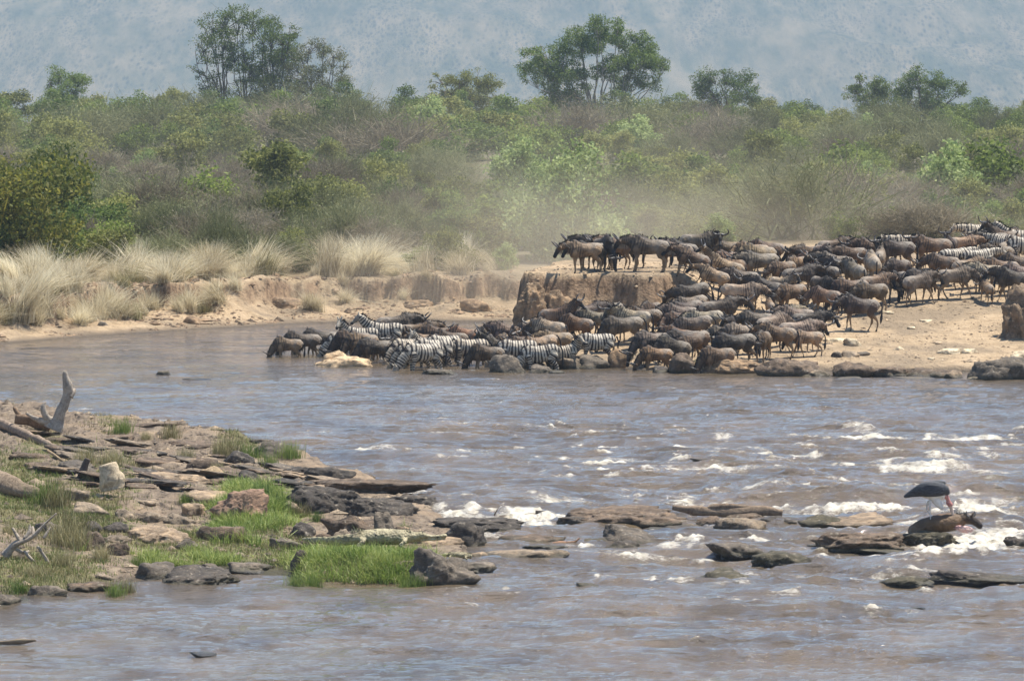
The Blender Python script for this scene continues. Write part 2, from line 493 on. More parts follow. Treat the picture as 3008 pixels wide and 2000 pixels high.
foam = np.zeros_like(Z)
_r = np.random.default_rng(12)
for _ in range(170):
    a_, b_ = _r.uniform(900, 3000), 1235 + 560 * _r.random() ** 1.3
    k_ = (.62 if a_ > 1700 else .42) * (1 if 1280 < b_ < 1660 else .7)
    FOAM_GLITTER.append((a_, b_, _r.uniform(50, 230), _r.uniform(2.2, 4.5), k_ * _r.uniform(.7, 1.25)))
for (a, b, hw, hh, s) in FOAM_GLITTER:
    foam = np.maximum(foam, s * np.exp(-((wpx - a) / hw) ** 2 - ((wpy - b) / hh) ** 2))
fb = .5 + .5 * fbm2(WX * 2.2, WY * .9, 4, 141, .6)
crest = smooth(.62, .92, rid) * (.25 + .75 * rap)
foam = np.clip(foam * (.45 + 1.05 * fb) * 1.12, 0, 1.6) + .62 * crest * smooth(.45, .8, fb) * smooth(185, 160, WY)
Z = Z + .07 * np.clip(foam - .3, 0, 1) * (fbm2(WX * 5, WY * 4, 3, 151) + .5)
t = NT("river_water")
pos = t.geo()
fo = t.attr("foam").outputs['Fac']
lp = t.scalev(pos, (1, .55, 1))
fnoise = t.noise(t.scalev(pos, (.55, .9, 1)), 9, 8, .8, .6)
f2 = t.math('ADD', fo, t.math('MULTIPLY', t.math('SUBTRACT', fnoise, .5), 2.1))
fm = t.mr(f2, .44, 1.12)  # white specks serve as real froth and as painted sun glints
silt = t.ramp(t.noise(lp, .35, 5, .6), [(.3, (.072, .055, .034)), (.7, (.165, .120, .072))])
foamc = t.ramp(t.noise(lp, 5, 4), [(.3, (.36, .31, .22)), (.66, (.66, .62, .53))])
col = t.mix(fm, silt, foamc)
rough = t.mr(fm, 0, 1, .06, .6)
chop = t.mr(t.noise(t.scalev(pos, (.10, .32, 1)), 1.0, 4, .6, .6), .36, .62, .12, 1.0)
b1 = t.bump(t.math('MULTIPLY', t.noise(t.scalev(pos, (.7, 1.1, 1)), 1.5, 4, .6), chop), .26, 1.0)
b2 = t.bump(t.math('MULTIPLY', t.noise(t.scalev(pos, (.7, 1.1, 1)), 6.0, 4, .6), chop), .05, .9, b1)
b3 = t.bump(fnoise, .06, .6, b2)
p = t.pbr(col, .1, b3, 1.0); p.inputs['IOR'].default_value = 1.33
t.l(rough, p.inputs['Roughness'])
water_mat = t.done(p)
o = link("river", grid_mesh("river", WX, WY, Z, mats=(water_mat,), attrs={"foam": foam.ravel()}))
tag(o, kind='structure')
water_z = lambda x, y: 0 * np.asarray(x, float)
# ------------------------------------------------------------------ haze and dust
def box_mesh(name, lo, hi, mat):
    V = [(x, y, z) for z in (lo[2], hi[2]) for y in (lo[1], hi[1]) for x in (lo[0], hi[0])]
    F = [(0, 2, 3, 1), (4, 5, 7, 6), (0, 1, 5, 4), (1, 3, 7, 5), (3, 2, 6, 7), (2, 0, 4, 6)]
    return mesh_np(name, V, np.array(F), smooth_shade=False, mats=(mat,))

t = NT("haze")
v = t.n("VolumePrincipled"); v.inputs['Density'].default_value = 0.000165; v.inputs['Color'].default_value = (.37, .485, .62, 1)
v.inputs['Anisotropy'].default_value = 0.0
t.l(v.outputs[0], t.out.inputs['Volume'])
o = link("haze", box_mesh("haze", (-3100, -90, -150), (3100, 9300, 560), t.m)); tag(o, kind='stuff')

def dust(name, loc, size, dens, label_seed):
    t = NT(name)
    v = t.coord('Object')
    ln = t.n("VectorMath", operation='LENGTH'); t.l(v, ln.inputs[0])
    fall = t.mr(ln.outputs['Value'], .25, 1.0, 1, 0)
    fall = t.math('POWER', fall, 1.5)
    nz = t.noise(t.scalev(t.geo(), (.12, .12, .3)), 1.0, 3, .5)
    d = t.math('MULTIPLY', t.math('MULTIPLY', fall, t.mr(nz, .32, .68, .25, 1.0)), dens)
    pv = t.n("VolumePrincipled"); t.l(d, pv.inputs['Density']); pv.inputs['Color'].default_value = (.95, .83, .66, 1)
    pv.inputs['Anisotropy'].default_value = .15
    t.l(pv.outputs[0], t.out.inputs['Volume'])
    import bmesh
    bm = bmesh.new(); bmesh.ops.create_icosphere(bm, subdivisions=3, radius=1.0)
    me = bpy.data.meshes.new(name); bm.to_mesh(me); bm.free(); me.materials.append(t.m)
    o = link(name, me, loc=loc, scale=size); tag(o, kind='stuff'); return o
dust("dust_cloud", (4.0, 232, 3.0), (14, 7, 6.5), .085, 1)
dust("dust_cloud", (-3.0, 229, 1.2), (13, 8, 3.4), .045, 2)
dust("dust_cloud", (0.0, 345, 2.0), (75, 125, 10), .0013, 4)
dust("dust_cloud", (16.0, 237, 3.0), (13, 6, 4.6), .075, 3)

# ------------------------------------------------------------------ foliage
def leaf_mat(name, c1, c2, c3, rough=.6, spec=.25, trans=.5):
    t = NT(name)
    a = t.attr("tint").outputs['Fac']
    oi = t.n("ObjectInfo")
    f = t.math('ADD', a, t.math('MULTIPLY', t.math('SUBTRACT', oi.outputs['Random'], .5), .45))
    col = t.ramp(f, [(.15, c1), (.5, c2), (.9, c3)])
    p = t.pbr(col, rough, None, spec)
    tr = t.n("BsdfTranslucent"); t.l(col, tr.inputs[0])
    mx = t.n("MixShader"); mx.inputs[0].default_value = trans
    t.l(p.outputs[0], mx.inputs[1]); t.l(tr.outputs[0], mx.inputs[2])
    return t.done(mx)
LEAF = {
    'green': leaf_mat("leaf_green", (.070, .10, .018), (.17, .22, .045), (.31, .36, .095)),
    'olive': leaf_mat("leaf_olive", (.09, .105, .026), (.205, .215, .06), (.36, .36, .12)),
    'dark': leaf_mat("leaf_dark", (.05, .085, .018), (.125, .175, .04), (.24, .30, .08)),
    'light': leaf_mat("leaf_light", (.12, .17, .045), (.27, .345, .115), (.46, .52, .23)),
    'yellow': leaf_mat("leaf_yellow", (.05, .075, .014), (.125, .145, .028), (.24, .22, .045)),
    'dry': leaf_mat("dry_twig", (.115, .098, .060), (.225, .19, .125), (.36, .31, .22), .85, .1, .3),
    'drygreen': leaf_mat("dry_green", (.085, .095, .040), (.185, .19, .085), (.30, .30, .155), .8, .1, .3),
    'straw': leaf_mat("straw", (.30, .24, .14), (.58, .50, .33), (.84, .77, .57), .7, .2, .45),
    'grass': leaf_mat("fresh_grass", (.045, .085, .012), (.115, .185, .03), (.26, .31, .08), .55, .3, .3),
    'fresh': leaf_mat("lush_grass", (.07, .12, .016), (.17, .25, .04), (.36, .40, .12), .5, .3, .35),
    'drygrass': leaf_mat("pale_grass", (.14, .12, .05), (.28, .25, .11), (.48, .42, .24), .7, .2, .25),
}
t = NT("bark_pale"); v = t.coord()
BARK = t.done(t.pbr(t.ramp(t.noise(v, 3, 6, .7), [(.3, (.17, .14, .11)), (.7, (.42, .38, .32))]), .9, t.bump(t.noise(v, 12, 5), .04)))
BARKD = mat_simple("bark_dark", (.05, .04, .03), (.12, .095, .07), 4)

def leaves(P, size, r, up=.35, aspect=.5, tint=None, N=None):
    """one rhombus per point: random orientation; returns V,F,tint"""
    n = len(P)
    d = r.normal(size=(n, 3)); d /= np.linalg.norm(d, axis=1)[:, None]
    e = r.normal(size=(n, 3)); e[:, 2] += up
    e -= (e * d).sum(1)[:, None] * d; e /= np.linalg.norm(e, axis=1)[:, None] + 1e-9
    s = size * r.uniform(.6, 1.4, n)[:, None]
    V = np.stack([P - d * s * .5, P + e * s * aspect * .5, P + d * s * .5, P - e * s * aspect * .5], 1).reshape(-1, 3)
    F = np.arange(4 * n).reshape(n, 4)
    tn = np.repeat(np.clip(tint if tint is not None else r.uniform(.2, .8, n), 0, 1), 4)
    return V, F, tn

def crown_points(blobs, n, r, shell=.55):
    """points spread through clumps: most of them toward each clump's outside; clump = (x,y,z,rx,ry,rz)"""
    blobs = np.array(blobs, float)
    w = (blobs[:, 3] * blobs[:, 4] * blobs[:, 5]) ** .72; w /= w.sum()
    k = r.choice(len(blobs), n, p=w)
    d = r.normal(size=(n, 3)); d /= np.linalg.norm(d, axis=1)[:, None]
    rad = (shell + (1 - shell) * r.random(n)) ** .8 * (1 + .12 * r.normal(size=n))
    P = blobs[k, :3] + d * rad[:, None] * blobs[k, 3:]
    return P, k, d

def bush_mesh(name, seed, w=3.2, h=3.0, n=5200, leaf=.13, mat='green', nb=16, flat=.6, gap=.52):
    r = np.random.default_rng(seed)
    blobs = []
    for i in range(nb):
        a = r.uniform(0, 2 * math.pi); q = r.random() ** .6
        x, y = math.cos(a) * q * w * .38, math.sin(a) * q * w * .34
        zz = r.uniform(.12, .80) * h * (1 - .40 * q * q)
        s = r.uniform(.20, .34) * w * .66
        blobs.append((x, y, zz, s, s * .9, s * r.uniform(.6, .9)))
    P, k, d = crown_points(blobs, int(n * 1.5), r, .35)
    nz = vnoise(P[:, 0] * 1.7 + seed, P[:, 1] * 1.7, P[:, 2] * 1.7, seed) + .5 * vnoise(P[:, 0] * 4.1, P[:, 1] * 4.1, P[:, 2] * 4.1, seed + 1)
    P = P[(nz > -.38) & (P[:, 2] > .02)][:n]
    tint = .5 + .22 * r.normal(size=len(P)) + .16 * vnoise(P[:, 0] * 1.3, P[:, 1] * 1.3, P[:, 2] * 1.3, seed + 2)
    V, F, tn = leaves(P, leaf, r, tint=tint)
    # stems inside
    ns = 70
    A = np.column_stack([r.normal(0, .12 * w, ns), r.normal(0, .12 * w, ns), np.zeros(ns)])
    B = P[r.integers(0, len(P), ns)]
    Vs, Fs, ts = sticks(A, B, .03, r, .9)
    V2 = np.vstack([V, Vs]); F2 = [np.vstack([F, Fs + len(V)])]
    return mesh_np(name, V2, F2, False, (LEAF[mat],), {"tint": np.concatenate([tn, ts])})

def sticks(A, B, width, r, t0=.6):
    n = len(A)
    d = B - A; q = r.normal(size=(n, 3)); q = np.cross(d, q); q /= np.linalg.norm(q, axis=1)[:, None] + 1e-9
    wv_ = width * r.uniform(.6, 1.3, n)[:, None]
    V = np.stack([A - q * wv_ * .5, A + q * wv_ * .5, B + q * wv_ * .15, B - q * wv_ * .15], 1).reshape(-1, 3)
    return V, np.arange(4 * n).reshape(n, 4), np.repeat(r.uniform(t0 - .3, t0 + .3, n), 4)

def thicket_mesh(name, seed, w=3.4, h=2.6, n=3600, mat='dry', leafy=900):
    r = np.random.default_rng(seed)
    # arching stems that fork into fine twigs
    ns = 60
    base = np.column_stack([r.normal(0, w * .2, ns), r.normal(0, w * .18, ns), np.zeros(ns)])
    tip = np.column_stack([r.normal(0, w * .33, ns), r.normal(0, w * .3, ns), h * r.uniform(.55, 1.05, ns)])
    tip[:, 2] *= 1 - .35 * np.clip(np.hypot(tip[:, 0], tip[:, 1]) / (w * .6), 0, 1)
    k = r.integers(0, ns, n); u = r.uniform(.25, 1.0, n) ** .7
    A = base[k] + (tip[k] - base[k]) * u[:, None] + r.normal(0, .10 * w * .5, (n, 3)) * u[:, None]
    D = (tip[k] - base[k]); D /= np.linalg.norm(D, axis=1)[:, None]
    D = D * .5 + r.normal(0, .55, (n, 3)); D[:, 2] += .15
    B = A + D * r.uniform(.25, .7, n)[:, None]
    A[:, 2] = np.maximum(A[:, 2], .02); B[:, 2] = np.maximum(B[:, 2], .02)
    V1, F1, t1 = sticks(A, B, .026, r, .5)
    V0, F0, t0 = sticks(base, tip, .05, r, .3)
    Pl = B[r.integers(0, n, leafy)] + r.normal(0, .08, (leafy, 3))
    V2, F2, t2 = leaves(Pl, .09, r, tint=r.uniform(.3, 1, leafy))
    V = np.vstack([V1, V0, V2]); F = np.vstack([F1, F0 + len(V1), F2 + len(V1) + len(V0)])
    return mesh_np(name, V, F, False, (LEAF[mat],), {"tint": np.concatenate([t1, t0, t2])})

BUSH = {}
for i, (mt, w, h, sd) in enumerate([('green', 3.4, 3.2, 1), ('green', 4.2, 3.0, 2), ('olive', 3.6, 3.3, 3), ('dark', 3.2, 3.6, 4), ('olive', 4.4, 2.8, 5), ('dark', 3.8, 3.0, 6)]):
    BUSH.setdefault(mt, []).append(bush_mesh("bush", 200 + sd, w, h, 4200, .15, mt))
BUSH['light'] = [bush_mesh("bush", 231, 3.2, 3.2, 4200, .15, 'light')]
BUSH['yellow'] = [bush_mesh("bush", 241, 3.4, 3.2, 4200, .15, 'yellow')]
THICK = {'dry': [thicket_mesh("thicket", 300 + k, 3.8, 2.5 + .2 * k, 3400, 'dry', 500) for k in range(3)],
         'drygreen': [thicket_mesh("thicket", 320 + k, 3.8, 2.7, 3000, 'drygreen', 2200) for k in range(3)]}

def thicket_at(px, py):
    v = float(fbm2(np.array([px * .0042]), np.array([py * .008]), 3, 404)[0])
    return v
# named ones, placed where they stand in the photograph: px, py of foot, height m, width factor, kind, label
BIG = [
    (1690, 770, 5.7, 1.15, 'light', 'large pale green bush with bright leaf tips behind the left end of the dusty ledge', 1),
    (1590, 740, 4.2, .95, 'light', 'pale green bush on the left flank of the largest pale bush', 1),
    (60, 790, 6.3, 1.2, 'yellow', 'tall yellow green bush at the left edge above the straw grass', 1),
    (150, 700, 5.0, 1.0, 'yellow', 'yellow tinged bush right beside the tallest yellow green bush', 1),
    (200, 770, 3.4, .55, 'dark', 'small dark blue green bush in front of brown thickets above the straw grass', 0),
    (20, 780, 3.2, 1.1, 'dark', 'low dark bush at the foot of the tall yellow green bush', 0),
    (820, 640, 4.9, 1.2, 'olive', 'large rounded olive bush left of centre on the bush plain', 0),
    (640, 640, 4.2, 1.3, 'green', 'broad green bush on the left side of the large olive bush', 0),
    (870, 700, 3.6, .9, 'olive', 'olive bush with a shaded trunk in front of the large olive bush', 0),
    (1120, 590, 3.4, 1.1, 'olive', 'bright olive bush standing alone among the dry brown thickets', 0),
    (2040, 430, 4.2, 1.3, 'green', 'wide mid green bush right of the pale trunked fig tree', 0),
    (2230, 520, 3.8, 1.0, 'olive', 'drooping olive bush between two pale dry patches, right of the fig tree', 0),
    (2480, 520, 4.0, 1.5, 'green', 'broad dark topped green bush above the right part of the herd', 0),
    (2900, 610, 5.4, 1.2, 'green', 'tall green bush near the right edge above the zebras', 0),
    (2800, 640, 4.6, 1.0, 'light', 'light green bush beside the tall bush near the right edge', 0),
    (2100, 640, 3.4, 1.3, 'olive', 'olive bush half sunk in dust behind the ledge herd', 0),
    (1830, 480, 3.0, 1.2, 'olive', 'low olive bush at the foot of the pale trunked fig tree', 0),
    (440, 540, 2.6, 1.2, 'light', 'small light green bush in the middle distance on the left', 0),
    (270, 600, 2.8, .5, 'dark', 'narrow dark cypress shaped bush beside the yellow green bush', 0),
       (1010, 760, 2.6, 1.0, 'drygreen', 'low grey green thicket above the middle of the straw grass', 0),
    (650, 780, 2.8, .55, 'drygreen', 'thin stemmed grey bush growing among straw grass tussocks', 0),
    (2330, 720, 3.6, 1.3, 'drygreen', 'grey tangled thicket hazed by dust right behind the herd', 0),
    (2480, 700, 3.4, 1.3, 'dry', 'pale grey twiggy thicket behind the dusty gap in the herd', 0),
]
r = np.random.default_rng(77)
bigxy = []
for (px, py, hgt, wf, kind, lab, big_) in BIG:
    x, y = hit(px, py, far_ground, y0=238, y1=640)
    if kind in THICK: me = THICK[kind][r.integers(0, 3)]; h0 = 2.7
    else:
        me = BUSH[kind][r.integers(0, len(BUSH[kind]))]; h0 = 3.2
        if big_: me = bush_mesh("bush", 500 + int(px), 3.2, 3.2, 9500, .095, kind, nb=30)
    s = hgt / h0 * (1.28 if big_ else 1.12)
    wf = wf * (.86 if big_ else .95)
    z = float(far_ground(np.array([x]), np.array([y]))[0])
    o = link("thicket" if kind in THICK else "bush", me, loc=(x, y, z - .1), rot=(0, 0, r.uniform(0, 6.28)), scale=(s * wf, s * wf, s))
    if y < 300: bigxy.append((x, y, s * wf * 1.35))
    tag(o, lab, "thicket" if kind in THICK else "bush", "bushes of the plain beyond the river")

KLAB = {'green': 'mid green bush', 'olive': 'olive green bush', 'dark': 'dark green bush', 'dry': 'leafless brown thicket', 'drygreen': 'grey green twiggy thicket',
        'light': 'light green bush', 'yellow': 'yellow green bush'}
ROWS = [(236, 2.4), (241, 2.6), (247, 2.8), (255, 3.0), (264, 3.2), (275, 3.4), (288, 3.5), (303, 3.6), (321, 3.7), (342, 3.8), (366, 4.0), (394, 4.0), (424, 4.1), (458, 4.2), (496, 4.4), (538, 4.6), (584, 4.8), (622, 4.8)]
ZN = ['right behind the river bank', 'a little behind the river bank', 'in the middle distance of the bush plain', 'far out on the bush plain', 'close to the skyline']
filler = []
for ri, (D0, sp) in enumerate(ROWS):
    xm = D0 * .1003 * 1.16
    n = int(2 * xm / sp * 1.1)
    for i in range(n):
        x = -xm + (i + r.uniform(.1, .9)) * sp / 1.1
        y = D0 + r.normal(0, D0 * .012 + .6)
        y = min(max(y, 235.5), 632)
        z = float(far_ground(np.array([x]), np.array([y]))[0])
        px = pxx(x, y); py = HOR + (CAMH - z) * FPX / y
        if ri < 3 and 1560 < px < 2600 and r.random() < .35: continue
        if any(abs(x - bx) < bw * .75 and by - 12 < y < by + 1.0 for (bx, by, bw) in bigxy): continue
        if ri >= 14 and abs(px - 1770) < 90 and y < 600: continue
        v = thicket_at(px, py) + r.normal(0, .22)
        u = (D0 - 236) / 390
        if v > .12 - .55 * max(0, .5 - abs(u - .25)) * 0 and r.random() > u * 1.15: kind = 'dry' if r.random() < .55 else 'drygreen'
        else:
            kind = r.choice(['green', 'olive', 'dark', 'drygreen', 'light'], p=[.32, .34, .18, .12, .04] if u < .6 else [.46, .22, .27, .03, .02])
        if kind in THICK: me = THICK[kind][r.integers(0, 3)]; h0 = 2.7; hg = r.uniform(1.7, 2.9)
        else: me = BUSH[kind][r.integers(0, len(BUSH[kind]))]; h0 = 3.2; hg = r.uniform(2.0, 3.5) + (1.0 if r.random() < .12 else 0)
        if ri < 2: hg *= .75
        hg *= 1 + .25 * u
        if ri >= 12: hg = r.uniform(4.2, 5.6) if px < 1900 else r.uniform(3.2, 4.4)
        s = hg / h0; wf = r.uniform(.9, 1.35) * (1.15 if kind in THICK else 1)
        filler.append((kind, px, ri, me, (x, y, z - .12), (s * wf, s * wf, s), r.uniform(0, 6.28)))
kc = {}
for (kind, px, ri, me, loc, sc, rz) in sorted(filler, key=lambda q: q[1]):
    nm = "thicket" if kind in THICK else "bush"
    o = link(nm, me, loc=loc, rot=(0, 0, rz), scale=sc)
    zone = ZN[0 if ri < 3 else 1 if ri < 6 else 2 if ri < 10 else 3 if ri < 14 else 4]
    third = 'on the left' if px < 1000 else 'at the centre' if px < 2000 else 'on the right'
    key = (kind, zone, third); kc[key] = kc.get(key, 0) + 1
    zone2 = zone.replace('a little behind', 'just behind').replace('in the middle distance of the bush plain', 'in the middle distance').replace('far out on the bush plain', 'far out')
    tag(o, f"{KLAB[kind]} {zone2}, {ORD[kc[key] - 1]} such {third}", nm, f"{nm}{'es' if nm == 'bush' else 's'} {zone}, {third}: {KLAB[kind]}")

# ------------------------------------------------------------------ trees
def tube(pts, rad, k=7):
    pts = np.asarray(pts, float); n = len(pts)
    T = np.gradient(pts, axis=0); T /= np.linalg.norm(T, axis=1)[:, None] + 1e-9
    ref = np.array([1.0, .3, .1]); 
    U = np.cross(T, ref); U /= np.linalg.norm(U, axis=1)[:, None] + 1e-9
    W = np.cross(T, U)
    a = np.arange(k) * 2 * math.pi / k
    V = pts[:, None, :] + np.asarray(rad)[:, None, None] * (np.cos(a)[None, :, None] * U[:, None, :] + np.sin(a)[None, :, None] * W[:, None, :])
    V = V.reshape(-1, 3)
    i = np.arange(n * k).reshape(n, k); j = np.roll(i, -1, 1)
    F = np.stack([i[:-1], j[:-1], j[1:], i[1:]], -1).reshape(-1, 4)
    return V, F

def tree(name, px, py, cpx, kind, label, seed, nl=9000, leaf=.16, trunk_r=.35, bark=None, forks=((0, 0),), zone=None, cat="tree"):
    """cpx: clumps as seen (column, row, half width, half height), turned into metres at the tree's distance"""
    r = np.random.default_rng(seed)
    x, y = hit(px, py, far_ground, y0=226, y1=615)
    x = (px - CX) / FPX * y
    z = float(far_ground(np.array([x]), np.array([y]))[0])
    crown = [((a - px) / S(y), r.normal(0, 1.2), CAMH - (b - HOR) / S(y) - z, 1.15 * c / S(y), 1.3 * c / S(y), 1.25 * d_ / S(y)) for (a, b, c, d_) in cpx]
    e = link(name, None, loc=(x, y, z - .15)); tag(e, label, cat)
    crown = np.array(crown, float)
    # split clumps into small ones
    sub = []
    for c in crown:
        m = max(7, int(c[3] * c[5] * 4.6))
        d = r.normal(size=(m, 3)); d /= np.linalg.norm(d, axis=1)[:, None]
        q = r.uniform(.3, .92, m)[:, None]
        pp = c[:3] + d * q * c[3:]
        rr = r.uniform(.55, 1.0, m) * min(1.15, c[3] * .55)
        sub += [(*a, b, b, b * .66) for a, b in zip(pp, rr)]
    sub = np.array(sub)
    Vt, Ft, off = [], [], 0
    def add(pts, rad, k=6):
        nonlocal off
        V, F = tube(pts, rad, k); Vt.append(V); Ft.append(F + off); off += len(V)
    heads = []
    for (fx, fy) in forks:
        base = np.array([fx, fy, 0.0]); 
        cz = crown[:, 2].min() * .62
        c0 = crown[:, :2].mean(0)
        top = np.array([fx * 1.2 + c0[0] * .3, fy, cz])
        pts = [base + (top - base) * s + np.append(r.normal(0, .07, 2), 0) * (s > 0) for s in np.linspace(0, 1, 6)]
        add(pts, np.linspace(trunk_r, trunk_r * .68, 6), 9); heads.append(pts[-1])
    lim = []
    for c in crown:
        for s_ in range(1 if c[3] < 1.6 else 2):
            hh = heads[int(np.argmin([abs(c[0] - q[0]) + r.uniform(0, 2.5) for q in heads]))]
            h = hh + np.array([r.normal(0, .1), 0, -r.uniform(0, .55) * hh[2]])
            tip = c[:3] + r.normal(0, .3, 3) * c[3:]
            m = (h + tip) / 2 + np.array([0, 0, r.uniform(-.22, .10) * np.linalg.norm(tip - h)]) + r.normal(0, .5, 3)
            s = np.linspace(0, 1, 8)[:, None]
            pts = h * (1 - s) ** 2 + 2 * m * s * (1 - s) + tip * s ** 2 + r.normal(0, .12, (8, 3)) * (s > 0)
            add(pts, np.linspace(trunk_r * .36, .03, 8)); lim.append(pts)
    for sb in sub[::1]:
        k = int(np.argmin([np.linalg.norm(L[4:] - sb[:3], axis=1).min() for L in lim]))
        L = lim[k]; j = int(np.argmin(np.linalg.norm(L - sb[:3], axis=1))); a = L[max(2, min(j, 6))]
        m = (a + sb[:3]) / 2 + r.normal(0, .15, 3)
        add([a, m, sb[:3], sb[:3] + r.normal(0, sb[3] * .5, 3)], [.035, .028, .02, .01], 4)
    link("trunk", mesh_np("trunk", np.vstack(Vt), np.vstack(Ft), True, (bark or BARK,)), e)
    P, k, d = crown_points(sub, int(nl * 1.25), r, .25)
    nz = vnoise(P[:, 0] * 1.1, P[:, 1] * 1.1, P[:, 2] * 1.1, seed)
    P = P[nz > -.5][:nl]
    tint = .45 + .2 * r.normal(size=len(P)) + .15 * vnoise(P[:, 0] * .9, P[:, 1] * .9, P[:, 2] * .9, seed + 2)
    V, F, tn = leaves(P, leaf, r, tint=tint)
    link("crown", mesh_np("crown", V, F, False, (LEAF[kind],), {"tint": tn}), e)
    return e

FIG = [(1744,80,60,28),(1800,85,50,28),(1690,110,55,28),(1850,120,60,35),(1760,125,80,30),(1900,160,50,35),(1930,195,40,30),(1860,180,70,40),(1790,190,60,30),(1660,150,60,30),(1600,155,60,28),(1580,190,60,30),(1650,195,60,35),(1560,225,35,22),(1620,230,50,22),(1700,230,60,30),(1830,238,70,30),(1900,232,50,30),(1680,290,60,40),(1700,335,50,35),(1825,290,50,30),(1650,265,50,30)]
TALL = [(690,42,60,28),(640,62,50,28),(750,57,50,30),(800,62,40,30),(612,102,40,35),(680,102,70,35),(780,112,70,40),(840,104,45,35),(622,152,50,35),(700,152,50,35),(800,160,70,40),(660,182,60,22),(580,200,25,25),(602,217,30,20),(735,195,50,25),(765,205,60,35),(835,172,60,50),(862,92,25,25),(745,242,80,40),(825,242,80,50),(622,235,40,35),(700,285,90,40),(800,295,90,50)]
THIN = [(930,137,50,25),(890,160,50,30),(970,160,50,25),(1010,182,30,30),(880,212,60,40),(960,217,60,35),(1002,232,40,30),(900,262,70,40),(980,272,50,30)]
TA = [(2090,227,45,30),(2060,242,35,28),(2130,215,30,25),(2190,237,40,30),(2150,262,70,35),(2080,272,50,35),(2212,272,40,30),(2130,310,80,30)]
TB = [(2700,205,35,25),(2690,240,50,30),(2760,232,40,30),(2820,252,35,30),(2660,267,45,30),(2740,282,90,40),(2640,287,30,25),(2720,320,80,30)]
TC = [(2528,235,26,25),(2570,245,36,28),(2590,268,50,30),(2520,272,40,30),(2550,310,60,30)]
TD = [(180,220,50,25),(230,235,45,25),(150,237,30,25),(190,262,60,30),(190,300,70,30)]
TE = [(1400,225,60,20),(1350,235,50,20),(1440,247,50,25),(1380,272,90,30),(1280,240,25,28),(1300,275,50,30)]
tree("fig_tree", 1768, 372, FIG, 'dark', "large spreading fig tree with pale branching trunks on the skyline right of centre", 901, 52000, .21, .26, BARK, ((-.5, 0), (.3, .3), (1.6, 0)))
tree("acacia_tree", 705, 352, TALL, 'green', "tallest open crowned tree on the skyline left of centre", 902, 36000, .20, .24, BARKD, ((.3, 0), (3.0, 0), (-1.6, 0)))
tree("acacia_tree", 925, 345, THIN, 'drygreen', "thin leaved grey tree leaning beside the tallest tree on the skyline", 903, 12000, .19, .18, BARKD, ((.2, 0), (1.2, 0)))
tree("broadleaf_tree", 2140, 350, TA, 'dark', "two topped dark tree on the skyline right of the fig tree", 904, 13000, .2, .18, BARKD)
tree("broadleaf_tree", 2710, 350, TB, 'dark', "broad dark tree on the skyline near the right edge", 905, 15000, .2, .18, BARKD)
tree("broadleaf_tree", 2555, 355, TC, 'green', "upright tree with two tops on the skyline left of the broad dark tree", 908, 9000, .2, .16, BARKD)
tree("broadleaf_tree", 190, 345, TD, 'dark', "small dark tree standing above the skyline bushes at the left", 906, 10000, .2, .16, BARKD)
tree("broadleaf_tree", 1370, 345, TE, 'olive', "rounded olive tree above the skyline just left of the fig tree", 907, 12000, .2, .16, BARKD)

# ------------------------------------------------------------------ straw tussocks on the left bank
def tussock_mesh(name, seed, n=420, h=1.15, spread=.5, mat='straw', width=.016, lean=.35):
    r = np.random.default_rng(seed)
    b = np.column_stack([r.normal(0, .14, n), r.normal(0, .14, n), np.zeros(n)])
    a = r.uniform(0, 2 * math.pi, n); out = np.abs(r.normal(0, spread, n))
    L = h * r.uniform(.45, 1.1, n)
    dirx, diry = np.cos(a) * out + lean * .5, np.sin(a) * out
    segs = 4; V = []; 
    side = np.column_stack([-np.sin(a), np.cos(a), np.zeros(n)]); side += r.normal(0, .4, (n, 3)); side /= np.linalg.norm(side, axis=1)[:, None]
    for k in range(segs + 1):
        s = k / segs
        p = b + np.column_stack([dirx * L * s ** 1.6, diry * L * s ** 1.6, L * (s - .28 * out * s ** 2.4)])
        w = width * (1 - .85 * s)
        V.append(p - side * w / 2); V.append(p + side * w / 2)
    V = np.stack(V, 1).reshape(-1, 3)
    base = (np.arange(n) * 2 * (segs + 1))[:, None]
    F = np.concatenate([base + np.array([2 * k, 2 * k + 1, 2 * k + 3, 2 * k + 2])[None] for k in range(segs)])
    tint = np.repeat(np.clip(r.normal(.55, .22, n), 0, 1), 2 * (segs + 1))
    return mesh_np(name, V, F, False, (LEAF[mat],), {"tint": tint})
TUS = [tussock_mesh("tussock", 600 + k, 330 + 45 * k, 1.0 + .07 * k, .40 + .12 * (k % 4), 'straw', .019, [-.5, .4, .9, .1, 1.3, -.9, .6, 0][k]) for k in range(8)]
TUSG = [tussock_mesh("tussock", 620 + k, 300, .8, .6, 'drygrass', .018, .5) for k in range(2)]
r = np.random.default_rng(88)
spots = []
for px in np.arange(-150, 1440, 33):
    d = float(np.interp(px, _wl_px, _wl_D)) + 8.0
    if fbm2(np.array([px * .02]), np.array([1.]), 2, 99)[0] < -.55: continue
    for k in range(4 if px < 520 else 5 if px < 1400 else 1):
        x_ = px + r.uniform(-26, 26)
        D = d + r.uniform(.3, 5.5) + k * .6
        spots.append((x_, D, (r.uniform(.38, .85) + (.55 if r.random() < .25 else 0)) * (1.0 if x_ < 520 else 1.05 if x_ < 1380 else .7), 'bank top'))
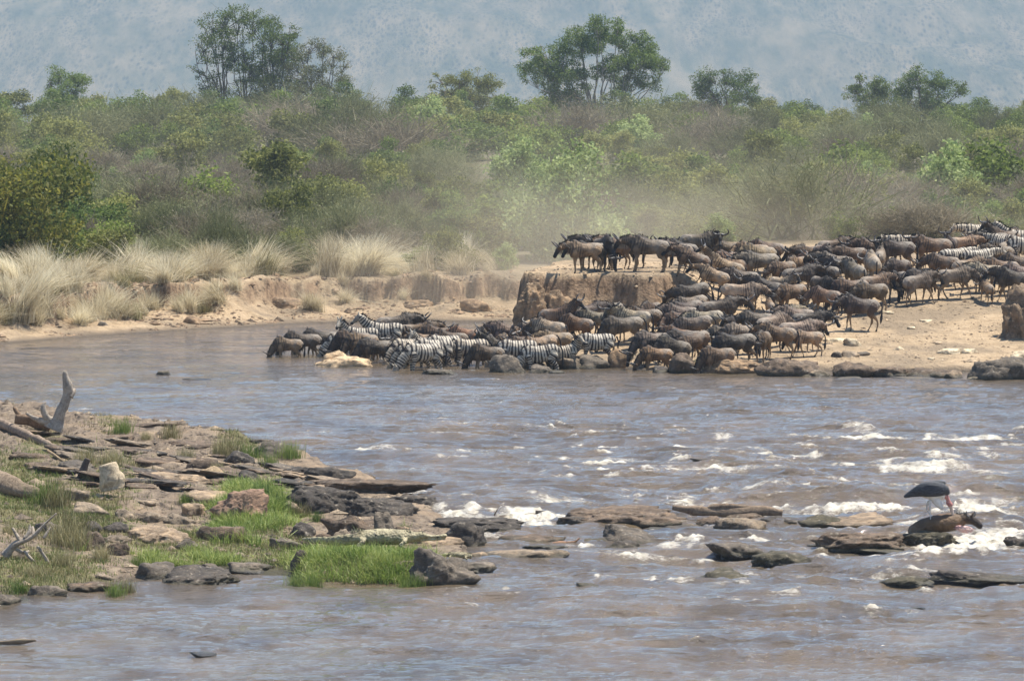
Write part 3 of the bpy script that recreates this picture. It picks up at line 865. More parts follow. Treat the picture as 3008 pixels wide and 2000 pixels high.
for px, dd, s in [(60, 3.6, 1.6), (20, 4.2, 1.4), (120, 5.0, 1.2), (210, 6, 1.1), (290, 5.4, 1.0), (330, 4.4, .9), (420, 5.6, .9), (480, 5.2, .8), (640, 4.6, 1.15), (600, 4.2, .8), (690, 5.2, .9), (930, 3.2, 1.0), (905, 3.6, .9), (1010, 6.0, .7), (1180, 6.2, .7), (1250, 6.5, .6), (370, 4.0, .7), (530, 4.6, .7), (-60, 4, 1.4), (260, 4.2, .7), (170, 4.4, .8)] + [(q, 3.4 + 3.6 * ((q * 7) % 11) / 11, .75 + .5 * ((q * 5) % 7) / 7) for q in range(-120, 660, 27)]:
    spots.append((px, float(np.interp(px, _wl_px, _wl_D)) + dd, s, 'bank slope'))
cnt = {}; tc = {}
spots.sort(key=lambda q: (q[3], q[0]))
for (px, D, s, where) in spots:
    s *= 1.25 if where == 'bank top' else 1.1
    x = (px - CX) / FPX * D
    z = float(far_ground(np.array([x]), np.array([D]))[0])
    o = link("grass_tussock", (TUS + TUSG)[r.integers(0, 10)], loc=(x, D, z - .05), rot=(R(r.normal(0, 12)), R(r.normal(0, 12)), r.uniform(0, 6.28)), scale=(s * r.uniform(.85, 1.25), s, s * r.uniform(.7, 1.05)))
    cnt[where] = cnt.get(where, 0) + 1
    part = 'left third' if px < 500 else 'middle third' if px < 950 else 'right third'
    if where == 'bank slope': lab = f"straw coloured grass tussock hanging on the far bank slope, {ORD[cnt[where]-1]} from the left"
    else: tc[part] = tc.get(part, 0) + 1; lab = f"straw tussock on top of the far bank, {ORD[tc[part] - 1]} from left in its {part}"
    tag(o, lab, "grass tussock", f"straw grass tussocks on the {where}, {part}")
# ------------------------------------------------------------------ animal bodies
def coat_mat(kind):
    t = NT(kind + "_coat")
    at = t.attr("pat"); ph, msk, aux = t.sep(at.outputs['Vector'])
    zone = t.sep(t.attr("zone").outputs['Vector'])       # black, tan, pale
    v = t.coord(); oc = t.n("ObjectInfo"); base = oc.outputs['Color']
    nz = t.noise(v, 5, 5, .6)
    if kind == 'zebra':
        w = t.math('SINE', t.math('MULTIPLY', t.math('ADD', ph, t.math('MULTIPLY', nz, .35)), 6.28318))
        st = t.mr(w, -.22, .12)
        white = t.mix(t.noise(v, 2.5, 4), (.34, .28, .20), (.54, .48, .38))
        white = t.mix(.35, white, base, 'MULTIPLY')
        blk = t.mix(nz, (.012, .010, .009), (.045, .03, .022))
        col = t.mix(t.math('MULTIPLY', t.math('SUBTRACT', 1.0, st), msk), white, blk)
        col = t.mix(zone[0], col, (.02, .017, .015))
        nb = t.bump(t.noise(v, 40, 3), .004); rough, spec = .55, .35
    else:
        g = t.mix(t.mr(t.noise(v, 2.2, 5, .65), .35, .68), (.45, .41, .37), (1.3, 1.22, 1.1))
        col = t.mix(1.0, base, g, 'MULTIPLY')
        col = t.mix(t.math('MULTIPLY', zone[2], .55), col, (.34, .29, .23))  # rump's paler coat, with its sunlit highlight put into the colour
        col = t.mix(t.math('MULTIPLY', zone[1], .75), col, (.27, .185, .105))
        w = t.math('SINE', t.math('MULTIPLY', t.math('ADD', ph, t.math('MULTIPLY', nz, .7)), 6.28318))
        st = t.math('MULTIPLY', t.mr(w, -.4, .3), msk)
        col = t.mix(t.math('MULTIPLY', st, .9), col, (.014, .012, .011))
        col = t.mix(zone[0], col, (.016, .014, .013))
        nb = t.bump(t.noise(v, 26, 4), .012); nb = t.bump(t.noise(v, 5, 3), .09, .7, nb); rough, spec = .58, .25
    return t.done(t.pbr(col, rough, nb, spec))
WB_MAT, ZB_MAT = coat_mat('wildebeest'), coat_mat('zebra')
HORN_MAT = mat_simple("horn", (.035, .03, .027), (.11, .095, .08), 9, .4, .005, .5)
BLACKHAIR = mat_simple("black_hair", (.010, .009, .009), (.035, .028, .024), 9, .6, .01, .3)
PALEHAIR = mat_simple("beard_hair", (.20, .15, .10), (.42, .34, .24), 9, .7, .01, .2)

class Chain:
    """a tapering limb: points, half heights, half widths; side = lateral direction; w0/w1 stripe counts; zone"""
    def __init__(s, pts, rh, rw=None, side=(0, 1, 0), freq=0.0, ph0=0.0, mask=0.0, zone=(0, 0, 0), zone_fn=None, k=12):
        s.p = np.array(pts, float); s.rh = np.array(rh, float); s.rw = np.array(rw if rw is not None else rh, float)
        s.side = np.array(side, float); s.freq, s.ph0, s.mask, s.zone, s.zf, s.k = freq, ph0, mask, zone, zone_fn, k
        # refine
        n = len(s.p); u = np.linspace(0, n - 1, (n - 1) * 4 + 1)
        f = lambda a: np.array([cr(a, q) for q in u])
        s.P = f(s.p); s.RH = np.maximum(.012, f(s.rh)); s.RW = np.maximum(.012, f(s.rw))
        s.L = np.concatenate([[0], np.cumsum(np.linalg.norm(np.diff(s.P, axis=0), axis=1))])
    def mesh(s):
        T = np.gradient(s.P, axis=0); T /= np.linalg.norm(T, axis=1)[:, None] + 1e-9
        W = s.side - (T @ s.side)[:, None] * T; W /= np.linalg.norm(W, axis=1)[:, None] + 1e-9
        U = np.cross(T, W)
        # rounded ends
        P = np.vstack([s.P[0] - T[0] * s.RH[0] * .6, s.P, s.P[-1] + T[-1] * s.RH[-1] * .6])
        RH = np.concatenate([[s.RH[0] * .35], s.RH, [s.RH[-1] * .35]]); RW = np.concatenate([[s.RW[0] * .35], s.RW, [s.RW[-1] * .35]])
        U = np.vstack([U[0], U, U[-1]]); W = np.vstack([W[0], W, W[-1]])
        a = np.arange(s.k) * 2 * math.pi / s.k
        V = P[:, None] + RH[:, None, None] * np.sin(a)[None, :, None] * U[:, None] + RW[:, None, None] * np.cos(a)[None, :, None] * W[:, None]
        n = len(P); V = V.reshape(-1, 3)
        i = np.arange(n * s.k).reshape(n, s.k); j = np.roll(i, -1, 1)
        F = [tuple(q) for q in np.stack([i[:-1], j[:-1], j[1:], i[1:]], -1).reshape(-1, 4)]
        F += [tuple(i[0][::-1]), tuple(i[-1])]
        return V, F

def cr(a, q):
    n = len(a); i = int(min(math.floor(q), n - 2)); t = q - i
    p0, p1, p2, p3 = a[max(i - 1, 0)], a[i], a[i + 1], a[min(i + 2, n - 1)]
    return .5 * ((2 * p1) + (-p0 + p2) * t + (2 * p0 - 5 * p1 + 4 * p2 - p3) * t * t + (-p0 + 3 * p1 - 3 * p2 + p3) * t ** 3)

def fuse(name, chains, voxel, mats, extra=()):
    """join the limbs into one skin (voxel remesh + smoothing), then give every vertex its pattern"""
    V, F, off = [], [], 0
    for c in chains:
        v, f = c.mesh(); V.append(v); F += [tuple(q + off for q in ff) for ff in f]; off += len(v)
    for v, f in extra:
        V.append(v); F += [tuple(q + off for q in ff) for ff in f]; off += len(v)
    me = bpy.data.meshes.new("tmp"); me.from_pydata(np.vstack(V).tolist(), [], F); me.update()
    ob = bpy.data.objects.new("tmp", me); COL.objects.link(ob)
    m = ob.modifiers.new("r", 'REMESH'); m.mode = 'VOXEL'; m.voxel_size = voxel; m.use_smooth_shade = True
    m2 = ob.modifiers.new("s", 'SMOOTH'); m2.factor = .5; m2.iterations = 4
    dg = bpy.context.evaluated_depsgraph_get()
    out = bpy.data.meshes.new_from_object(ob.evaluated_get(dg)); out.name = name
    bpy.data.objects.remove(ob); bpy.data.meshes.remove(me)
    out.materials.clear()
    for q in mats: out.materials.append(q)
    n = len(out.vertices); co = np.empty(n * 3, np.float32); out.vertices.foreach_get("co", co); co = co.reshape(-1, 3).astype(float)
    nrm = np.empty(n * 3, np.float32); out.vertices.foreach_get("normal", nrm); nrm = nrm.reshape(-1, 3)
    co2 = co + nrm * (.5 * voxel * fbm3(co[:, 0] * 6, co[:, 1] * 6, co[:, 2] * 6, 2, 3))[:, None]
    out.vertices.foreach_set("co", co2.astype(np.float32).ravel())
    best = np.full(n, 1e9); pat = np.zeros((n, 3)); zone = np.zeros((n, 3))
    for ci, c in enumerate(chains):
        for i in range(len(c.P) - 1):
            a, b = c.P[i], c.P[i + 1]; d = b - a; L2 = d @ d + 1e-12
            tt = np.clip(((co - a) @ d) / L2, 0, 1)
            q = a + tt[:, None] * d
            r = (c.RH[i] + c.RW[i]) * .5
            dist = np.linalg.norm(co - q, axis=1) / r
            # unclamped phase so that stripes run on smoothly
            k = dist < best
            if not k.any(): continue
            best[k] = dist[k]
            s = c.L[i] + tt[k] * (c.L[i + 1] - c.L[i])
            pat[k, 0] = c.ph0 + c.freq * s; pat[k, 1] = c.mask
            u = s / c.L[-1]
            zone[k] = c.zone
            if c.zf is not None:
                zz = c.zf(u, co[k]); 
                zone[k] = zz[:, :3]
                if zz.shape[1] > 3: pat[k, 1] = zz[:, 3]
    for nm, arr in (("pat", pat), ("zone", zone)):
        at = out.attributes.new(nm, 'FLOAT_VECTOR', 'POINT'); at.data.foreach_set("vector", arr.astype(np.float32).ravel())
    return out

def tube_mesh(name, pts, rad, mat, k=6, cap=True):
    pts = np.array(pts, float); n = len(pts); u = np.linspace(0, n - 1, (n - 1) * 3 + 1)
    P = np.array([cr(pts, q) for q in u]); Rr = np.array([cr(np.array(rad, float), q) for q in u])
    V, F = tube(P, np.maximum(Rr, .002), k)
    return mesh_np(name, V, [F, np.array([list(range(k))[::-1]]), np.array([list(range(len(V) - k, len(V)))])], True, (mat,))

def hair_mesh(name, line, dirv, L, mat, n=70, seed=1, w=.03, spread=.25, thick=.03):
    r = np.random.default_rng(seed); line = np.array(line, float)
    u = r.uniform(0, len(line) - 1, n); P = np.array([cr(line, q) for q in u]) + r.normal(0, thick, (n, 3)) * [.5, 1, .5]
    D = np.array(dirv, float) + r.normal(0, spread, (n, 3)); D /= np.linalg.norm(D, axis=1)[:, None]
    LL = L * r.uniform(.55, 1.2, n)[:, None]
    sd = np.cross(D, r.normal(size=(n, 3))); sd /= np.linalg.norm(sd, axis=1)[:, None] + 1e-9
    V = np.stack([P - sd * w / 2, P + sd * w / 2, P + D * LL], 1).reshape(-1, 3)
    return mesh_np(name, V, np.arange(3 * n).reshape(n, 3), False, (mat,))

def unit(v): v = np.array(v, float); return v / np.linalg.norm(v)

def leg_set(kind, sw, front_bend=0):
    """four legs; sw = forward swing of each foot (front near, front far, hind near, hind far)"""
    Z = kind == 'zebra'; out = []
    for i, (fr, sd) in enumerate(((1, -1), (1, 1), (0, -1), (0, 1))):
        y = sd * (.14 if not Z else .15); s = sw[i]
        if fr:
            pts = [(.40, y, .92), (.36, y * .95, .68), (.38 + s * .45, y * .9, .40), (.37 + s * .85, y * .9, .12), (.41 + s, y * .9, .03)]
            rh = [.17, .10, .052, .036, .045] if not Z else [.16, .10, .055, .038, .048]
            rw = [.11, .075, .045, .034, .04]
        else:
            pts = [(-.55, y, .92), (-.44, y, .68), (-.64 + s * .55, y * .95, .42), (-.58 + s * .9, y * .9, .12), (-.53 + s, y * .9, .03)]
            rh = [.22, .14, .055, .036, .045] if not Z else [.24, .15, .06, .038, .048]
            rw = [.13, .095, .045, .034, .04]
        if Z:
            out.append(Chain(pts, rh, rw, freq=10.5, ph0=.3 * i, mask=1, k=8, zone_fn=lambda u, c: np.column_stack([smooth(.94, .98, u), 0 * u, 0 * u])))
        else:
            out.append(Chain(pts, rh, rw, k=8, zone_fn=lambda u, c: np.column_stack([smooth(.93, .98, u), smooth(.22, .5, u), 0 * u])))
    return out

WPOSE = {   # neck points, poll, muzzle, side vector of the head
    'stand': ([(.45, 0, 1.10), (.72, 0, 1.13), (.92, 0, 1.10)], (1.0, 0, 1.10), (1.24, 0, .72)),
    'low':   ([(.45, 0, 1.06), (.74, 0, .98), (.94, 0, .86)], (1.0, 0, .86), (1.17, 0, .44)),
    'drink': ([(.45, 0, 1.0), (.73, 0, .78), (.90, 0, .52)], (.95, 0, .50), (1.05, 0, .05)),
    'up':    ([(.45, 0, 1.14), (.68, 0, 1.30), (.84, 0, 1.44)], (.88, 0, 1.48), (1.20, 0, 1.22)),
    'halfl': ([(.45, 0, 1.10), (.70, .06, 1.12), (.88, .16, 1.06)], (.94, .21, 1.05), (1.12, .36, .68)),
    'halfr': ([(.45, 0, 1.10), (.70, -.06, 1.12), (.88, -.16, 1.06)], (.94, -.21, 1.05), (1.12, -.36, .68)),
    'lowl': ([(.45, 0, 1.04), (.72, .07, .92), (.88, .19, .76)], (.93, .24, .74), (1.02, .38, .34)),
    'lowr': ([(.45, 0, 1.04), (.72, -.07, .92), (.88, -.19, .76)], (.93, -.24, .74), (1.02, -.38, .34)),
    'lookl': ([(.45, 0, 1.12), (.68, .08, 1.18), (.82, .24, 1.22)], (.84, .30, 1.24), (.90, .56, .86)),
    'lookr': ([(.45, 0, 1.12), (.68, -.08, 1.18), (.82, -.24, 1.22)], (.84, -.30, 1.24), (.90, -.56, .86)),
}
SWINGS = {'still': (0, .05, .03, -.05), 'walk': (.24, -.20, -.22, .22), 'step': (.10, -.08, .16, -.14)}

def make_wildebeest(pose, gait='still', voxel=.03, legs=True, body_shift=0):
    neck, poll, muz = WPOSE[pose]; poll = np.array(poll, float); muz = np.array(muz, float)
    hd = unit(muz - poll); side = unit(np.cross(hd, (0, 0, 1)))
    if abs(side[1]) > .9: side = np.array([0, 1., 0])
    hl = np.linalg.norm(muz - poll)
    bz = lambda u, c: np.column_stack([np.maximum(smooth(.78, .95, u) * .45, smooth(.30, .05, np.abs(c[:, 1])) * smooth(1.16, 1.30, c[:, 2]) * smooth(.45, .7, u) * .6), 0 * u, smooth(.55, .15, u), smooth(.42, .66, u) * .75])
    torso = Chain([(-.80, 0, .98), (-.70, 0, .97), (-.48, 0, .96), (-.18, 0, .93), (.12, 0, .94), (.36, 0, .99), (.52, 0, 1.02), (.64, 0, 1.02)],
                  [.08, .19, .245, .265, .31, .37, .32, .20], [.07, .16, .21, .245, .26, .22, .18, .12], freq=11, mask=.0, zone_fn=bz, k=16)
    nk = Chain([(.42, 0, 1.04)] + neck + [tuple(poll - hd * .02)], [.33, .25, .19, .15, .115], [.17, .14, .105, .085, .075],
               side=(0, 1, 0), freq=15, ph0=.2, mask=.8, zone_fn=lambda u, c: np.column_stack([.25 + .0 * u, 0 * u, 0 * u, .7 + 0 * u]))
    head = Chain([poll - hd * .03, poll + hd * hl * .3, poll + hd * hl * .65, muz], [.105, .105, .078, .072], [.085, .078, .055, .072], side=side,
                 zone_fn=lambda u, c: np.column_stack([.55 + .45 * smooth(.2, .6, u), 0 * u, 0 * u]), k=10)
    up = unit(np.cross(side, hd)); up = up if up[2] > -.2 else -up
    up = up * (1 if np.dot(up, (poll - np.array(neck[-1])) * 0 + [0, 0, 1]) > 0 else -1)
    ears = []
    for sg in (-1, 1):
        b = poll + side * sg * .07 - hd * .0
        ears.append(Chain([b, b + side * sg * .10 - hd * .02 - up * .01, b + side * sg * .20 + hd * .02 - up * .04], [.028, .035, .016], [.028, .035, .016], side=hd, zone=(.4, .2, 0), k=6))
    chains = [torso, nk, head] + ears + (leg_set('wildebeest', SWINGS[gait]) if legs else [])
    body = fuse("body", chains, voxel, (WB_MAT,))
    parts = [('body', body)]
    for sg in (-1, 1):
        b = poll + side * sg * .03 + up * .07
        pts = [b, b + side * sg * .11 + up * .0 - hd * -.02, b + side * sg * .22 + up * .02, b + side * sg * .29 + up * .11 - hd * .02, b + side * sg * .26 + up * .23 - hd * .05, b + side * sg * .19 + up * .30 - hd * .06]
        parts.append(('horn', tube_mesh("horn", pts, [.055, .046, .038, .031, .022, .008], HORN_MAT)))
    # mane along the top of the neck, beard under it
    npts = [np.array((.36, 0, 1.04))] + [np.array(q) for q in neck] + [poll]
    rad = [.36, .24, .18, .14, .10]
    top, bot = [], []
    for i, q in enumerate(npts):
        tdir = unit(npts[min(i + 1, 4)] - npts[max(i - 1, 0)]); nrm = unit(np.cross(tdir, (0, 1, 0))); nrm = nrm if nrm[2] > 0 or (abs(nrm[2]) < .3 and nrm[0] > 0) else -nrm
        top.append(q + nrm * rad[i] * .92); bot.append(q - nrm * rad[i] * .85)
    parts.append(('mane', hair_mesh("mane", top, (-.25, 0, .5), .10, BLACKHAIR, 120, 3, .035, .35, .03)))
    parts.append(('beard', hair_mesh("beard", bot[2:] + [poll + hd * .12 - up * .08], (0, 0, -1), .20, PALEHAIR if gait != 'step' else BLACKHAIR, 90, 4, .03, .22, .02)))
    tail = [(-.82, 0, 1.08), (-.90, .02, .92), (-.90, .02, .70), (-.88, .02, .48), (-.86, .02, .30)]
    V = []
    parts.append(('tail', tube_mesh("tail", tail, [.035, .025, .03, .055, .012], BLACKHAIR)))
    return parts

ZPOSE = {
    'stand': ([(.48, 0, 1.10), (.70, 0, 1.28), (.86, 0, 1.44)], (.92, 0, 1.50), (1.24, 0, 1.22)),
    'drink': ([(.48, 0, .98), (.74, 0, .76), (.93, 0, .48)], (1.00, 0, .42), (1.12, 0, .04)),
    'lookl': ([(.48, 0, 1.10), (.66, .05, 1.30), (.76, .14, 1.46)], (.78, .18, 1.52), (.92, .46, 1.26)),
    'lookr': ([(.48, 0, 1.10), (.66, -.05, 1.30), (.76, -.14, 1.46)], (.78, -.18, 1.52), (.92, -.46, 1.26)),
    'level': ([(.48, 0, 1.06), (.75, 0, 1.12), (.97, 0, 1.14)], (1.04, 0, 1.14), (1.36, 0, .92)),
}
def make_zebra(pose, gait='still', voxel=.024):
    neck, poll, muz = ZPOSE[pose]; poll = np.array(poll, float); muz = np.array(muz, float)
    hd = unit(muz - poll); side = unit(np.cross(hd, (0, 0, 1)))
    if abs(side[1]) > .9: side = np.array([0, 1., 0])
    hl = np.linalg.norm(muz - poll)
    torso = Chain([(-.78, 0, 1.02), (-.66, 0, 1.02), (-.45, 0, .98), (-.15, 0, .93), (.15, 0, .93), (.38, 0, .98), (.56, 0, 1.0)],
                  [.12, .24, .30, .32, .33, .33, .22], [.12, .22, .27, .30, .28, .22, .14], freq=9.3, mask=1, k=16)
    nk = Chain([(.45, 0, 1.0)] + neck + [tuple(poll - hd * .02)], [.30, .24, .19, .155, .12], [.16, .13, .10, .085, .08], freq=9.5, ph0=.4, mask=1)
    head = Chain([poll - hd * .03, poll + hd * hl * .3, poll + hd * hl * .7, muz], [.115, .115, .078, .068], [.085, .085, .06, .06], side=side, freq=22, mask=1,
                 zone_fn=lambda u, c: np.column_stack([smooth(.72, .88, u), 0 * u, 0 * u]), k=10)
    up = unit(np.cross(side, hd)); up = up if up[2] > 0 else -up
    if abs(up[2]) < .25 and up[0] < 0 and abs(side[1]) > .9: up = -up
    ears = []
    for sg in (-1, 1):
        b = poll + side * sg * .06 + up * .06
        e = unit(up * .8 - hd * .7 + side * sg * .35)
        ears.append(Chain([b, b + e * .09, b + e * .17], [.03, .042, .018], [.03, .042, .018], side=hd, zone=(0, 0, 0), k=6))
    hl_ = leg_set('zebra', SWINGS[gait])
    body = fuse("body", [torso, nk, head] + ears + hl_, voxel, (ZB_MAT,))
    parts = [('body', body)]
    npts = [np.array((.42, 0, 1.0))] + [np.array(q) for q in neck] + [poll + up * .02]
    rad = [.30, .235, .185, .15, .11]; top = []
    for i, q in enumerate(npts):
        tdir = unit(npts[min(i + 1, 4)] - npts[max(i - 1, 0)]); nrm = unit(np.cross(tdir, (0, 1, 0))); nrm = nrm if nrm[2] > 0 or (abs(nrm[2]) < .3 and nrm[0] > 0) else -nrm
        top.append(q + nrm * rad[i] * .9)
    n0 = unit(np.cross(unit(npts[-1] - npts[1]), (0, 1, 0))); n0 = n0 if n0[2] > 0 else -n0
    parts.append(('mane', hair_mesh("mane", top, n0, .11, BLACKHAIR, 130, 5, .035, .12, .008)))
    parts.append(('tail', tube_mesh("tail", [(-.86, 0, 1.16), (-.93, .02, .98), (-.92, .02, .76), (-.90, .02, .55), (-.88, .02, .38)], [.035, .028, .03, .045, .01], BLACKHAIR)))
    return parts

WB = {}
for ps, gt in (('stand', 'still'), ('stand', 'walk'), ('low', 'still'), ('low', 'walk'), ('drink', 'still'), ('drink', 'step'), ('up', 'still'), ('lookl', 'still'), ('lookr', 'still'), ('stand', 'step'), ('halfl', 'step'), ('halfr', 'still'), ('lowl', 'still'), ('lowr', 'walk'), ('halfl', 'walk'), ('up', 'walk')):
    WB[(ps, gt)] = make_wildebeest(ps, gt)
ZB = {}
for ps, gt in (('stand', 'still'), ('drink', 'still'), ('lookl', 'still'), ('lookr', 'still'), ('level', 'step')):
    ZB[(ps, gt)] = make_zebra(ps, gt)

COATS = {'grey': (.155, .120, .088), 'dark': (.070, .052, .038), 'brown': (.150, .098, .058), 'tan': (.27, .185, .112), 'pale': (.30, .24, .175), 'rufous': (.225, .125, .065)}

